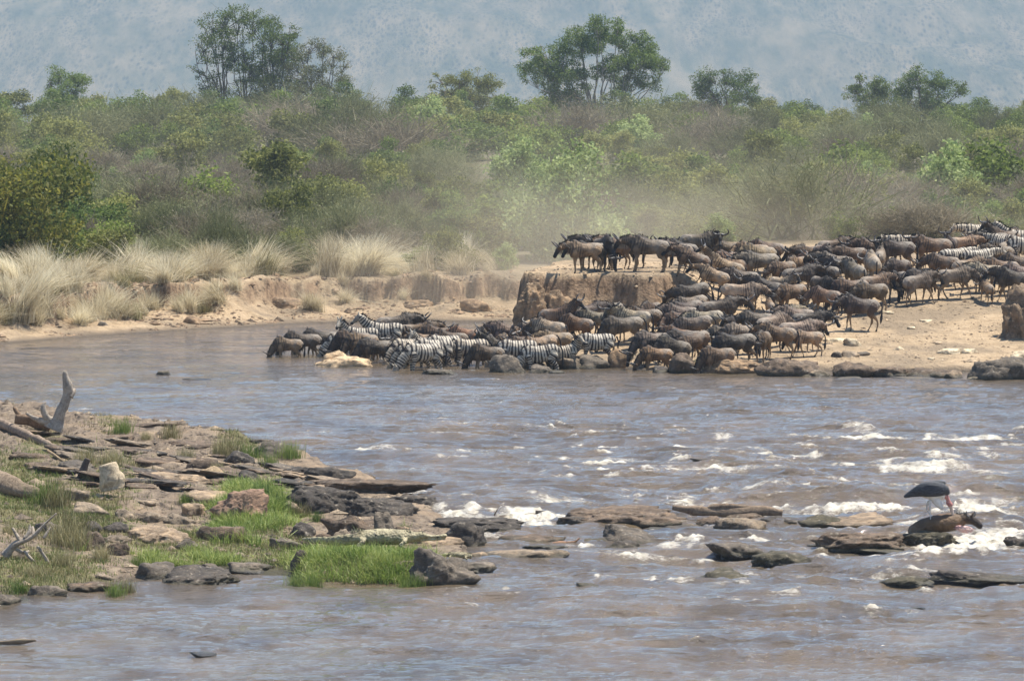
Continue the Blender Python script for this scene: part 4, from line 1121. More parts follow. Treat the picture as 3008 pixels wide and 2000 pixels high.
# species, picture x of the body, picture y of the back, heading (0 = to the right, 180 = to the left, 90 = away), pose, gait, coat, scale, cluster
W_, Z_ = 'wildebeest', 'zebra'
c1, c2, c3, c4, c5, c6, c7, c8 = ('shallow', 'zline', 'slopelow', 'bank', 'slopemid', 'ledge', 'crowd', 'ridge')
HERD = [
 (W_, 843, 990, 196, 'drink', 'still', 'tan', .78, c1), (W_, 885, 962, 185, 'drink', 'still', 'dark', 1, c1), (W_, 940, 955, 205, 'drink', 'step', 'dark', 1.02, c1),
 (Z_, 1010, 972, 193, 'drink', 'still', 'pale', 1, c1), (Z_, 1055, 962, 180, 'lookl', 'still', 'pale', 1, c1), (Z_, 1125, 947, 178, 'stand', 'still', 'pale', 1.02, c1),
 (W_, 1165, 918, 8, 'stand', 'still', 'grey', 1.08, c1), (W_, 1035, 968, 203, 'drink', 'still', 'brown', 1, c1), (W_, 1060, 974, 208, 'drink', 'still', 'brown', 1, c1),
 (W_, 1100, 982, 200, 'drink', 'step', 'dark', 1, c1), (W_, 1120, 998, 192, 'drink', 'still', 'rufous', .8, c1), (W_, 1160, 985, 222, 'lookl', 'still', 'dark', .95, c1),
 (W_, 1232, 944, 10, 'stand', 'still', 'brown', 1, c1), (W_, 1285, 954, 185, 'low', 'still', 'brown', .95, c1), (W_, 1320, 962, 182, 'low', 'still', 'brown', .92, c1), (W_, 1235, 968, 184, 'low', 'still', 'tan', .85, c1),
 (Z_, 1250, 985, 240, 'stand', 'still', 'pale', .9, c1), (W_, 1345, 988, 183, 'low', 'still', 'rufous', .82, c1), (W_, 1300, 978, 186, 'low', 'still', 'brown', .9, c1),
 (Z_, 1192, 990, 200, 'drink', 'still', 'tan', 1, c2), (Z_, 1215, 1000, 196, 'drink', 'still', 'tan', 1, c2), (Z_, 1240, 1004, 193, 'drink', 'still', 'pale', 1.03, c2), (Z_, 1268, 995, 206, 'drink', 'still', 'pale', 1.04, c2),
 (Z_, 1300, 985, 196, 'drink', 'still', 'pale', 1, c2), (Z_, 1375, 995, 194, 'drink', 'still', 'tan', 1, c2), (W_, 1428, 1002, 192, 'drink', 'step', 'brown', .95, c2), (Z_, 1515, 1000, 198, 'drink', 'still', 'pale', 1, c2),
 (Z_, 1590, 1003, 192, 'drink', 'still', 'pale', 1, c2), (Z_, 1660, 1008, 15, 'lookr', 'still', 'tan', .85, c2), (Z_, 1748, 986, 188, 'drink', 'still', 'pale', 1.0, c2),
 (W_, 1365, 958, 184, 'low', 'still', 'rufous', .95, c3), (W_, 1330, 980, 186, 'low', 'still', 'brown', .9, c3), (W_, 1415, 958, 200, 'stand', 'still', 'grey', .95, c3), (W_, 1490, 943, 182, 'stand', 'still', 'grey', 1.02, c3),
 (W_, 1470, 988, 182, 'stand', 'still', 'grey', .95, c3), (W_, 1500, 968, 184, 'low', 'still', 'tan', .95, c3), (W_, 1545, 948, 187, 'lookl', 'still', 'tan', .98, c3), (W_, 1560, 966, 160, 'stand', 'still', 'brown', .96, c3),
 (W_, 1600, 980, 185, 'low', 'still', 'tan', .95, c3), (W_, 1632, 958, 175, 'stand', 'still', 'tan', .92, c3), (W_, 1610, 932, 165, 'stand', 'still', 'pale', .95, c3), (W_, 1580, 918, 190, 'stand', 'step', 'grey', 1, c3),
 (W_, 1640, 898, 5, 'stand', 'still', 'brown', 1, c3), (W_, 1690, 914, 194, 'low', 'still', 'rufous', 1, c3), (W_, 1745, 900, 200, 'drink', 'step', 'grey', 1.03, c3), (W_, 1835, 920, 186, 'drink', 'still', 'grey', 1.05, c3),
 (W_, 1855, 892, 172, 'lookl', 'still', 'pale', 1.02, c3), (W_, 1790, 882, 182, 'stand', 'still', 'dark', 1, c3), (W_, 1735, 882, 20, 'stand', 'still', 'dark', 1, c3),
 (W_, 1915, 885, 262, 'stand', 'still', 'brown', 1, c3), (W_, 1915, 962, 200, 'drink', 'still', 'grey', 1.03, c4), (W_, 1925, 994, 196, 'drink', 'still', 'rufous', .85, c4), (W_, 1965, 978, 204, 'drink', 'step', 'dark', 1, c4),
 (W_, 2048, 974, 202, 'drink', 'still', 'brown', 1, c4), (W_, 2012, 980, 205, 'drink', 'still', 'dark', .95, c4), (W_, 2108, 980, 204, 'drink', 'still', 'brown', .98, c4), (W_, 2165, 970, 192, 'drink', 'step', 'dark', 1.03, c4),
 (W_, 2242, 962, 255, 'stand', 'still', 'brown', .98, c4), (W_, 2285, 958, 168, 'stand', 'still', 'brown', .98, c4), (W_, 2370, 962, 186, 'low', 'walk', 'tan', .82, c4),
 (W_, 2350, 928, 12, 'stand', 'still', 'pale', 1, c4), (W_, 2275, 918, 35, 'stand', 'still', 'pale', .98, c4), (W_, 2222, 906, 186, 'stand', 'still', 'grey', .95, c4), (W_, 2335, 900, 184, 'stand', 'still', 'grey', .98, c4),
 (W_, 2305, 888, 25, 'stand', 'still', 'pale', .95, c4), (W_, 2380, 903, 4, 'stand', 'still', 'dark', .98, c4), (W_, 1985, 957, 187, 'low', 'still', 'rufous', .9, c4), (W_, 2180, 936, 186, 'low', 'still', 'pale', 1, c4), (W_, 2130, 945, 186, 'low', 'still', 'grey', .9, c4),
 (W_, 2025, 873, 182, 'stand', 'still', 'dark', 1.04, c5), (W_, 1995, 892, 183, 'stand', 'still', 'grey', 1, c5), (W_, 2044, 860, 184, 'stand', 'still', 'pale', .95, c5), (W_, 2010, 912, 192, 'low', 'still', 'brown', 1, c5),
 (W_, 2052, 924, 190, 'low', 'still', 'grey', 1, c5), (W_, 2078, 900, 172, 'stand', 'still', 'pale', .95, c5), (W_, 2122, 862, 4, 'stand', 'step', 'dark', 1.04, c5), (W_, 2140, 910, 300, 'lookr', 'still', 'dark', 1, c5), (W_, 1893, 892, 184, 'stand', 'still', 'brown', .95, c5),
 (W_, 2260, 866, 95, 'low', 'still', 'tan', .66, c5), (W_, 2045, 820, 182, 'stand', 'still', 'dark', 1.04, c5), (W_, 2175, 825, 28, 'stand', 'still', 'pale', 1.02, c5),
 (W_, 2175, 793, 165, 'stand', 'still', 'grey', .95, c5), (W_, 2245, 806, 184, 'stand', 'step', 'dark', 1.06, c5), (W_, 2292, 798, 20, 'stand', 'still', 'pale', .95, c5), (W_, 2330, 826, 182, 'low', 'still', 'brown', 1.02, c5),
 (W_, 2420, 830, 182, 'low', 'still', 'brown', 1, c5), (W_, 2500, 808, 200, 'drink', 'step', 'brown', 1.05, c5), (W_, 2560, 818, 186, 'low', 'walk', 'brown', 1.03, c5), (W_, 2522, 870, 172, 'stand', 'still', 'dark', 1.0, c5),
 (W_, 2410, 806, 268, 'stand', 'still', 'dark', .9, c5), (W_, 2575, 798, 10, 'stand', 'step', 'brown', 1, c5), (W_, 2640, 788, 200, 'stand', 'still', 'dark', .95, c5),
 (W_, 1718, 752, 188, 'stand', 'still', 'tan', .95, c6), (W_, 1735, 740, 205, 'stand', 'still', 'dark', .98, c6), (W_, 1745, 722, 190, 'stand', 'still', 'dark', 1, c6), (W_, 1775, 718, 305, 'drink', 'still', 'dark', 1.05, c6), (W_, 1805, 708, 184, 'stand', 'still', 'brown', 1.03, c6),
 (W_, 1760, 696, 182, 'stand', 'still', 'brown', 1, c6), (W_, 1900, 702, 182, 'stand', 'still', 'grey', 1.1, c6), (W_, 1830, 694, 180, 'stand', 'still', 'dark', 1, c6), (W_, 1978, 706, 214, 'lookl', 'still', 'brown', 1.04, c6), (W_, 2015, 712, 196, 'stand', 'still', 'brown', 1.0, c6),
 (W_, 1915, 691, 181, 'stand', 'still', 'grey', .98, c6), (W_, 1992, 691, 182, 'stand', 'still', 'dark', .98, c6), (W_, 2052, 690, 4, 'lookr', 'still', 'grey', 1.08, c6), (W_, 2130, 701, 182, 'stand', 'still', 'brown', 1, c6), (W_, 2205, 706, 182, 'low', 'still', 'tan', .98, c6),
 (W_, 2078, 768, 194, 'stand', 'still', 'tan', .92, c7), (W_, 2112, 752, 190, 'stand', 'still', 'tan', 1, c7), (W_, 2165, 750, 186, 'low', 'still', 'tan', .95, c7), (W_, 2140, 738, 184, 'low', 'still', 'brown', .95, c7), (W_, 2232, 742, 172, 'stand', 'still', 'grey', 1.04, c7), (W_, 2225, 718, 180, 'low', 'still', 'tan', 1.02, c7), (W_, 2250, 706, 182, 'low', 'still', 'brown', .98, c7),
 (W_, 2355, 767, 22, 'stand', 'still', 'dark', 1.04, c7), (W_, 2418, 765, 186, 'low', 'still', 'dark', 1, c7), (W_, 2342, 738, 250, 'low', 'still', 'tan', .95, c7), (W_, 2382, 740, 100, 'low', 'still', 'rufous', .9, c7), (W_, 2375, 708, 235, 'stand', 'still', 'brown', 1, c7),
 (W_, 2416, 716, 262, 'drink', 'still', 'brown', .98, c7), (W_, 2445, 737, 175, 'stand', 'still', 'grey', 1, c7), (W_, 2500, 712, 181, 'stand', 'still', 'brown', 1.02, c7), (W_, 2465, 752, 160, 'stand', 'still', 'dark', 1, c7), (W_, 2505, 760, 118, 'stand', 'still', 'grey', 1.0, c7), (W_, 2560, 738, 140, 'stand', 'still', 'pale', 1.06, c7),
 (W_, 2558, 702, 182, 'stand', 'still', 'brown', 1, c7), (W_, 2632, 702, 228, 'lookl', 'still', 'dark', 1.06, c7), (W_, 2585, 722, 70, 'stand', 'still', 'pale', .95, c7), (Z_, 2665, 690, 170, 'level', 'step', 'tan', 1, c7), (W_, 2300, 750, 178, 'low', 'still', 'brown', .95, c7), (W_, 2455, 700, 15, 'stand', 'still', 'brown', 1, c7),
 (W_, 2735, 690, 204, 'lookl', 'still', 'brown', 1.04, c8), (W_, 2790, 684, 250, 'up', 'still', 'dark', .98, c8), (W_, 2828, 677, 4, 'stand', 'still', 'tan', 1, c8), (Z_, 2812, 722, 14, 'level', 'step', 'pale', 1, c8), (Z_, 2880, 724, 12, 'level', 'step', 'pale', 1, c8),
 (W_, 2917, 676, 184, 'stand', 'still', 'dark', 1, c8), (Z_, 2872, 656, 182, 'level', 'step', 'tan', .98, c8), (Z_, 2940, 682, 170, 'level', 'step', 'pale', 1, c8), (Z_, 2992, 674, 182, 'stand', 'still', 'pale', 1, c8), (W_, 2950, 676, 182, 'stand', 'still', 'brown', .98, c8), (W_, 2998, 668, 184, 'stand', 'still', 'brown', 1, c8),
 (W_, 2965, 692, 10, 'low', 'still', 'brown', 1, c8), (Z_, 3010, 696, 184, 'drink', 'still', 'pale', 1, c8), (W_, 2985, 735, 184, 'low', 'still', 'brown', 1, c8), (W_, 2855, 748, 8, 'low', 'still', 'tan', 1, c8), (W_, 2708, 780, 188, 'drink', 'step', 'dark', 1.04, c8), (W_, 2812, 778, -6, 'low', 'walk', 'grey', 1.06, c8),
 (W_, 2702, 826, 32, 'stand', 'walk', 'grey', 1.02, c8), (W_, 2895, 764, 172, 'stand', 'still', 'pale', .98, c8), (W_, 2990, 766, 182, 'low', 'still', 'grey', 1, c8), (W_, 2972, 800, 184, 'stand', 'walk', 'dark', 1.04, c8), (W_, 2897, 826, 78, 'stand', 'still', 'tan', .68, c8), (W_, 2942, 762, 182, 'stand', 'still', 'brown', .98, c8),
 (W_, 2925, 712, 188, 'low', 'still', 'brown', .98, c8), (W_, 2765, 742, 184, 'low', 'still', 'brown', .95, c8), (W_, 2640, 752, 190, 'low', 'still', 'dark', .9, c8),
]
PLACE = {c1: "in the shallows at the left", c2: "in the zebra drinking line", c3: "on the low slope below the ledge", c4: "near the water right of centre",
         c5: "in the middle slope crowd", c6: "on top of the earth ledge", c7: "in the dusty upper crowd", c8: "in the upper right crowd"}
POSETXT = {'stand': 'standing', 'low': 'with lowered head', 'drink': 'with muzzle down', 'up': 'with raised head', 'lookl': 'looking at the camera', 'lookr': 'looking at the camera', 'level': 'with level neck', 'halfl': 'turning its head', 'halfr': 'turning its head', 'lowl': 'with lowered head', 'lowr': 'with lowered head'}
COATTXT = {'grey': 'grey', 'dark': 'dark', 'brown': 'brown', 'tan': 'tan', 'pale': 'pale', 'rufous': 'reddish'}
def copy_parts(root, parts, color=None):
    for nm, me in parts:
        o = link(nm, me, root)
        if color is not None: o.color = (*color, 1)
r = np.random.default_rng(5)
rows = []
for (sp, px, ty, hd, ps, gt, coat, sc, cl) in HERD:
    Hs = 1.36 if sp == W_ else 1.30
    if cl in (c6, c7, c8): y0 = 204.8
    else: y0 = 190.8 if cl != c1 else 193
    H = Hs * sc
    x, y = hit(px, ty, far_ground, H=H, y0=y0, y1=260)
    if cl in (c6,): y = max(y, 205.2)
    if px < 1520 and cl in (c1, c2, c3):
        y = FPX * (CAMH - H + .27) / (ty - HOR); x = (px - CX) / FPX * y
    rows.append([sp, px, x, y, hd, ps, gt, coat, sc, cl])
# keep bodies apart (push the farther one back a little)
for _ in range(40):
    for i in range(len(rows)):
        for j in range(i + 1, len(rows)):
            a, b = rows[i], rows[j]
            dx, dy = b[2] - a[2], b[3] - a[3]
            if abs(dx) > 2.4 or abs(dy) > 2.4: continue
            # capsule test along the bodies
            m = 9e9
            for u in (-.55, 0, .55):
                for w in (-.55, 0, .55):
                    ax, ay = a[2] + u * math.cos(R(a[4])), a[3] + u * math.sin(R(a[4]))
                    bx, by = b[2] + w * math.cos(R(b[4])), b[3] + w * math.sin(R(b[4]))
                    m = min(m, math.hypot(ax - bx, ay - by))
            if m < .52:
                k = (.52 - m) * .35
                sy = 1 if dy >= 0 else -1
                a[3] -= sy * k; b[3] += sy * k
                if a[9] == c6: a[3] = max(a[3], 205.1)
                if b[9] == c6: b[3] = max(b[3], 205.1)
cnt = {}
for row in sorted(rows, key=lambda q: q[2]):
    sp, px, x, y, hd, ps, gt, coat, sc, cl = row
    hr = R(hd + r.normal(0, 26 if cl not in (c2, c6, c4, c1) else 8)); sc *= r.uniform(.95, 1.05)
    def gz(xx, yy): return -.27 if (px < 1520 and cl in (c1, c2, c3)) else float(far_ground(np.array([xx]), np.array([yy]))[0])
    fz = gz(x + .4 * math.cos(hr) * sc, y + .4 * math.sin(hr) * sc); bz_ = gz(x - .55 * math.cos(hr) * sc, y - .55 * math.sin(hr) * sc)
    if cl == c6: fz = max(fz, bz_ - .06)
    z = min(fz, bz_) + .42 * abs(fz - bz_)
    pitch = -max(-.3, min(.3, math.atan2(fz - bz_, .95 * sc))) * .9
    dk = 'walk' if gt == 'walk' else gt
    if sp == W_ and gt != 'walk':
        q = r.random()
        if ps == 'stand' and cl != c6: ps, gt = [('halfl', 'step'), ('halfr', 'still'), ('stand', gt), ('halfl', 'walk'), ('low', 'still'), ('stand', 'step'), ('up', 'walk')][int(q * 6.6)]
        elif ps == 'low': ps, gt = [('lowl', 'still'), ('lowr', 'walk'), ('low', gt), ('low', gt)][int(q * 4)]
    parts = (WB if sp == W_ else ZB)[(ps, gt)]
    e = link(sp, None, loc=(x, y, z - .02), rot=(0, 0, 0), scale=sc)
    e.rotation_mode = 'XYZ'
    e.rotation_euler = (0, pitch, hr)
    if sp == W_:
        base = np.array(COATS[coat]) * r.uniform(.8, 1.5) * r.uniform(.95, 1.05, 3)
    else: base = np.array((1, .86, .66) if coat == 'tan' else (1, 1, 1))
    e.scale = (sc * r.uniform(.94, 1.05), sc * r.uniform(.9, 1.12), sc * r.uniform(.96, 1.04))
    copy_parts(e, parts, base)
    cnt[(sp, cl)] = cnt.get((sp, cl), 0) + 1
    k = ORD[cnt[(sp, cl)] - 1]
    calf = 'calf' if sc < .84 and sp == W_ else ''
    adj = (COATTXT[coat] + ' ') if sp == W_ else ''
    tag(e, f"{adj.split()[0] + ' ' if adj else ''}{sp}{' ' + calf if calf else ''} {POSETXT[ps]} {PLACE[cl]}, {k} from left", sp, f"{sp}s {PLACE[cl]}")
# ------------------------------------------------------------------ rocks
def rock_mat(name, wet=True):
    t = NT(name)
    v = t.geo(); base = t.n("ObjectInfo").outputs['Color']
    rot = t.n("VectorRotate"); rot.inputs['Axis'].default_value = (0, 1, 0); rot.inputs['Angle'].default_value = .3; t.l(v, rot.inputs['Vector'])
    lay = t.noise(t.scalev(rot.outputs[0], (1.2, 1.2, 11)), 1.6, 6, .7, .2)
    sp = t.noise(v, 3.2, 6, .68)
    g = t.ramp(sp, [(.3, (.30, .28, .26)), (.5, (.95, .92, .88)), (.72, (1.85, 1.7, 1.5))])
    col = t.mix(1.0, base, g, 'MULTIPLY')
    col = t.mix(t.mr(lay, .56, .70), col, t.mix(1.0, base, (.42, .38, .35), 'MULTIPLY'))
    col = t.mix(t.math('MULTIPLY', t.mr(t.noise(v, 7, 4), .6, .72), .6), col, (.42, .36, .27))
    n = t.n("NewGeometry").outputs['Normal']
    z = t.sep(v)[2]
    zz = t.math('ADD', z, t.math('MULTIPLY', t.math('SUBTRACT', sp, .5), .22))
    rough = .85
    if wet:
        alg = t.ramp(t.noise(v, 9, 4, .7), [(.35, (.025, .021, .012)), (.7, (.095, .078, .036))])
        col = t.mix(t.math('MULTIPLY', t.mr(zz, .09, .16, 1, 0), .8), col, alg)
        col = t.mix(t.mr(zz, .0, .05, 1, 0), col, (.02, .018, .014))
        rough = t.mr(zz, .03, .14, .35, .85)
    nb = t.bump(t.noise(v, 18, 5, .7), .025, .9); nb = t.bump(lay, .05, .9, nb); nb = t.bump(sp, .08, .7, nb)
    return t.done(t.pbr(col, rough, nb, .35))
ROCK, DRYROCK = rock_mat("rock"), rock_mat("dry_rock", False)
TONE = {'dark': (.070, .060, .050), 'slate': (.125, .105, .082), 'brown': (.13, .095, .066), 'tan': (.28, .21, .14), 'grey': (.22, .175, .125), 'pale': (.55, .46, .32),
        'moss': (.085, .075, .048), 'earth': (.27, .185, .11), 'earthd': (.20, .145, .095), 'sand': (.50, .37, .23), 'red': (.29, .19, .13)}
import bmesh
def _ico(n):
    bm = bmesh.new(); bmesh.ops.create_icosphere(bm, subdivisions=n, radius=1.0)
    V = np.array([v.co for v in bm.verts]); F = np.array([[v.index for v in f.verts] for f in bm.faces]); bm.free(); return V, F
ICO = {3: _ico(3), 4: _ico(4), 5: _ico(5)}
def rock_mesh(name, seed, sx, sy, sz, sub=4, ang=.85, rough=.10, mat=None, flat=False, strata=.05, tilt=.3, pits=0.0):
    r = np.random.default_rng(seed); D, F = ICO[sub]
    npl = r.integers(8, 13)
    N = r.normal(size=(npl, 3)); N /= np.linalg.norm(N, axis=1)[:, None]
    N = np.vstack([N, [[0, 0, 1]], [[.2, -.2, .9]]]); h = r.uniform(.62, 1.0, len(N)); 
    if flat: h[-2] = .5
    q = np.maximum(D @ N.T, 1e-3) / h
    rad = (q ** 14).sum(1) ** (-1 / 14) * ang + (1 - ang)
    rad = np.clip(rad, .3, 1.4)
    P = D * rad[:, None]
    n1 = fbm3(P[:, 0] * 1.7 + seed, P[:, 1] * 1.7, P[:, 2] * 1.7, 5, seed % 97)
    n2_ = fbm3(P[:, 0] * 5.3 + seed, P[:, 1] * 5.3, P[:, 2] * 8, 3, seed % 89)
    P = P * (1 + rough * n1 + rough * .28 * n2_)[:, None]
    lay = P[:, 2] * math.cos(tilt) - P[:, 0] * math.sin(tilt) + .15 * n1
    saw = ((lay * 4.5 + .6 * n1) % 1.0) - .5
    P[:, :2] *= (1 + strata * saw * 2)[:, None]
    if pits: P *= (1 - pits * smooth(.15, .6, vnoise(P[:, 0] * 4, P[:, 1] * 4, P[:, 2] * 4, seed + 3)))[:, None]
    P *= np.array([sx, sy, sz])
    return mesh_np(name, P, F, True, (mat or ROCK,))

# px of centre, py of foot, width px, height px, tone, flat?, where
ROCKS = [
 (712, 1525, 130, 92, 'red', 1, 'spit'), (936, 1505, 215, 84, 'dark', 1, 'spit'), (1085, 1514, 170, 70, 'dark', 1, 'spit'), (1030, 1580, 135, 72, 'brown', 0, 'spit'), (1128, 1590, 70, 86, 'slate', 0, 'spit'),
 (1181, 1586, 46, 46, 'tan', 0, 'spit'), (1004, 1606, 76, 52, 'grey', 0, 'spit'), (1066, 1606, 110, 48, 'slate', 0, 'spit'), (887, 1580, 82, 45, 'dark', 0, 'spit'), (946, 1596, 52, 34, 'brown', 0, 'spit'),
 (838, 1611, 78, 34, 'slate', 0, 'spit'), (897, 1606, 50, 24, 'brown', 0, 'spit'), (1262, 1602, 145, 34, 'tan', 1, 'spit'), (1363, 1554, 228, 40, 'dark', 1, 'spit'), (1360, 1592, 128, 62, 'dark', 0, 'spit'),
 (1278, 1724, 165, 92, 'slate', 0, 'spit'), (1225, 1668, 150, 34, 'grey', 1, 'spit'), (1391, 1681, 120, 34, 'slate', 1, 'spit'), (1530, 1646, 185, 38, 'grey', 1, 'river'), (1414, 1643, 64, 30, 'tan', 1, 'river'),
 (1561, 1598, 135, 34, 'brown', 1, 'river'), (1846, 1600, 160, 50, 'slate', 0, 'river'), (1834, 1615, 92, 30, 'dark', 0, 'river'), (1755, 1602, 92, 20, 'moss', 1, 'river'), (1812, 1546, 300, 64, 'brown', 1, 'river'), (1745, 1540, 120, 44, 'brown', 0, 'river'), (2190, 1540, 130, 34, 'brown', 0, 'river'), (1700, 1547, 80, 34, 'dark', 0, 'river'),
 (2166, 1566, 114, 54, 'grey', 0, 'river'), (2080, 1551, 76, 36, 'brown', 0, 'river'), (2280, 1549, 124, 34, 'dark', 0, 'river'), (2169, 1636, 134, 38, 'slate', 0, 'river'), (2297, 1660, 172, 38, 'moss', 0, 'river'),
 (2125, 1709, 142, 30, 'moss', 0, 'river'), (2146, 1727, 74, 18, 'dark', 0, 'river'), (1731, 1730, 64, 17, 'moss', 0, 'river'), (1597, 1519, 34, 22, 'dark', 0, 'river'), (1460, 1564, 100, 18, 'moss', 0, 'river'), (1610, 1613, 120, 12, 'moss', 1, 'river'), (1571, 1559, 74, 16, 'brown', 0, 'river'),
 (2515, 1556, 292, 46, 'tan', 1, 'river'), (2418, 1553, 110, 40, 'moss', 0, 'river'), (2530, 1618, 262, 54, 'brown', 0, 'river'), (2732, 1613, 165, 64, 'moss', 1, 'river'), (2995, 1609, 60, 34, 'dark', 0, 'river'), (2668, 1721, 134, 26, 'moss', 0, 'river'),
 (2880, 1713, 262, 30, 'dark', 0, 'river'), (2312, 1549, 62, 28, 'dark', 0, 'river'), (2684, 1789, 60, 7, 'dark', 1, 'river'), (600, 1922, 80, 8, 'dark', 1, 'river'), (1190, 1470, 60, 16, 'brown', 0, 'river'),
 (2728, 1354, 46, 9, 'dark', 0, 'river'), (2160, 1364, 190, 10, 'dark', 0, 'river'),
 (478, 1100, 42, 12, 'slate', 0, 'river'), (572, 1116, 60, 5, 'slate', 0, 'river'), (1288, 1100, 96, 18, 'slate', 0, 'river'),
 # along the far shore
 (1487, 1096, 78, 44, 'slate', 0, 'shore'), (1566, 1084, 90, 46, 'grey', 0, 'shore'), (1588, 1096, 78, 22, 'slate', 0, 'shore'), (1662, 1083, 92, 36, 'grey', 0, 'shore'), (1746, 1082, 98, 33, 'slate', 0, 'shore'), (1640, 1098, 46, 8, 'slate', 0, 'shore'),
 (1815, 1080, 60, 44, 'earth', 0, 'shore'), (2010, 1096, 96, 50, 'brown', 0, 'shore'), (1940, 1096, 58, 18, 'dark', 0, 'shore'), (2155, 1097, 225, 42, 'earth', 1, 'shore'), (2340, 1105, 170, 42, 'brown', 0, 'shore'), (2405, 1106, 72, 18, 'grey', 0, 'shore'),
 (2500, 1106, 120, 40, 'brown', 0, 'shore'), (2610, 1106, 130, 28, 'brown', 0, 'shore'), (2740, 1107, 160, 22, 'brown', 0, 'shore'), (2905, 1118, 110, 44, 'slate', 0, 'shore'), (2990, 1124, 130, 50, 'slate', 0, 'shore'), (2800, 1112, 60, 20, 'tan', 0, 'shore'),
 (1010, 1077, 165, 26, 'sand', 1, 'shore'), (995, 1072, 60, 34, 'sand', 0, 'shore'), (1190, 1077, 34, 20, 'sand', 0, 'shore'), (2700, 1130, 120, 7, 'tan', 1, 'shore'), (2860, 1129, 26, 8, 'pale', 0, 'shore'), (2500, 1131, 80, 7, 'tan', 1, 'shore'),
 # on the open sand
 (2462, 1050, 32, 15, 'slate', 0, 'sand'), (2500, 1049, 50, 15, 'grey', 0, 'sand'), (2533, 1045, 32, 10, 'slate', 0, 'sand'), (2510, 1016, 48, 19, 'pale', 0, 'sand'), (2450, 1004, 66, 13, 'pale', 1, 'sand'), (2795, 1040, 80, 20, 'pale', 1, 'sand'), (2845, 1038, 44, 14, 'pale', 0, 'sand'),
 (2640, 1028, 24, 8, 'pale', 0, 'sand'), (2735, 1056, 18, 6, 'pale', 0, 'sand'), (2990, 1050, 50, 16, 'pale', 0, 'sand'), (2675, 967, 18, 7, 'pale', 0, 'sand'), (2496, 972, 26, 8, 'pale', 0, 'sand'), (2720, 945, 44, 8, 'pale', 1, 'sand'), (2610, 920, 40, 8, 'pale', 1, 'sand'),
 (3036, 1000, 190, 128, 'earthd', 0, 'sand'), (2204, 702, 66, 26, 'earth', 0, 'sand'),
 # spit, left part
 (452, 1592, 165, 58, 'tan', 1, 'spit'), (268, 1566, 64, 40, 'dark', 0, 'spit'), (340, 1564, 68, 32, 'dark', 0, 'spit'), (258, 1510, 112, 34, 'grey', 0, 'spit'), (365, 1526, 68, 32, 'grey', 0, 'spit'), (438, 1534, 78, 32, 'grey', 0, 'spit'), (522, 1538, 76, 30, 'grey', 0, 'spit'),
 (558, 1516, 68, 38, 'tan', 0, 'spit'), (225, 1471, 70, 36, 'grey', 0, 'spit'), (274, 1613, 78, 50, 'brown', 0, 'spit'), (342, 1592, 78, 22, 'grey', 0, 'spit'), (342, 1631, 58, 38, 'brown', 0, 'spit'), (551, 1613, 54, 34, 'slate', 0, 'spit'),
 (460, 1701, 155, 58, 'slate', 0, 'spit'), (545, 1722, 205, 46, 'dark', 0, 'spit'), (135, 1756, 94, 42, 'slate', 0, 'spit'), (257, 1741, 126, 38, 'brown', 1, 'spit'), (15, 1779, 84, 38, 'slate', 0, 'spit'), (142, 1567, 66, 36, 'slate', 0, 'spit'),
 (875, 1392, 80, 27, 'dark', 1, 'spit'), (965, 1405, 104, 30, 'dark', 0, 'spit'), (1035, 1444, 330, 44, 'brown', 1, 'spit'), (1216, 1476, 142, 28, 'dark', 1, 'spit'), (856, 1513, 52, 42, 'grey', 0, 'spit'), (740, 1679, 148, 32, 'slate', 1, 'spit'), (625, 1683, 54, 25, 'slate', 0, 'spit'),
 (881, 1668, 40, 55, 'slate', 0, 'spit'), (632, 1590, 118, 56, 'brown', 0, 'spit'), (727, 1411, 62, 30, 'dark', 0, 'spit'), (812, 1336, 138, 38, 'slate', 0, 'spit'), (700, 1358, 92, 30, 'dark', 0, 'spit'), (588, 1376, 80, 26, 'brown', 0, 'spit'), (452, 1367, 140, 24, 'brown', 1, 'spit'),
 (340, 1290, 120, 16, 'brown', 1, 'spit'), (560, 1310, 150, 16, 'brown', 1, 'spit'), (180, 1300, 110, 18, 'brown', 1, 'spit'), (470, 1430, 300, 50, 'tan', 1, 'spit'), (610, 1470, 140, 40, 'tan', 1, 'spit'), (420, 1480, 90, 20, 'grey', 1, 'spit'), (90, 1345, 100, 22, 'brown', 1, 'spit'),
 (780, 1300, 60, 14, 'slate', 1, 'spit'), (430, 1255, 130, 14, 'brown', 1, 'spit'), (650, 1420, 120, 24, 'brown', 1, 'spit'), (60, 1640, 50, 24, 'grey', 0, 'spit'), (300, 1700, 60, 20, 'grey', 0, 'spit'), (700, 1640, 50, 18, 'grey', 0, 'spit'), (1150, 1640, 40, 16, 'grey', 0, 'spit'),
]
SIZEW = lambda w, h: 'long low' if w > 4.2 * h else 'broad' if w > 130 else 'small' if w < 45 else 'medium'
TONEW = {'dark': 'black', 'slate': 'dark grey', 'brown': 'brown', 'tan': 'sunlit tan', 'grey': 'greyish', 'pale': 'pale cream', 'moss': 'mossy', 'earth': 'earthen', 'earthd': 'earthen', 'sand': 'sandy', 'red': 'reddish'}
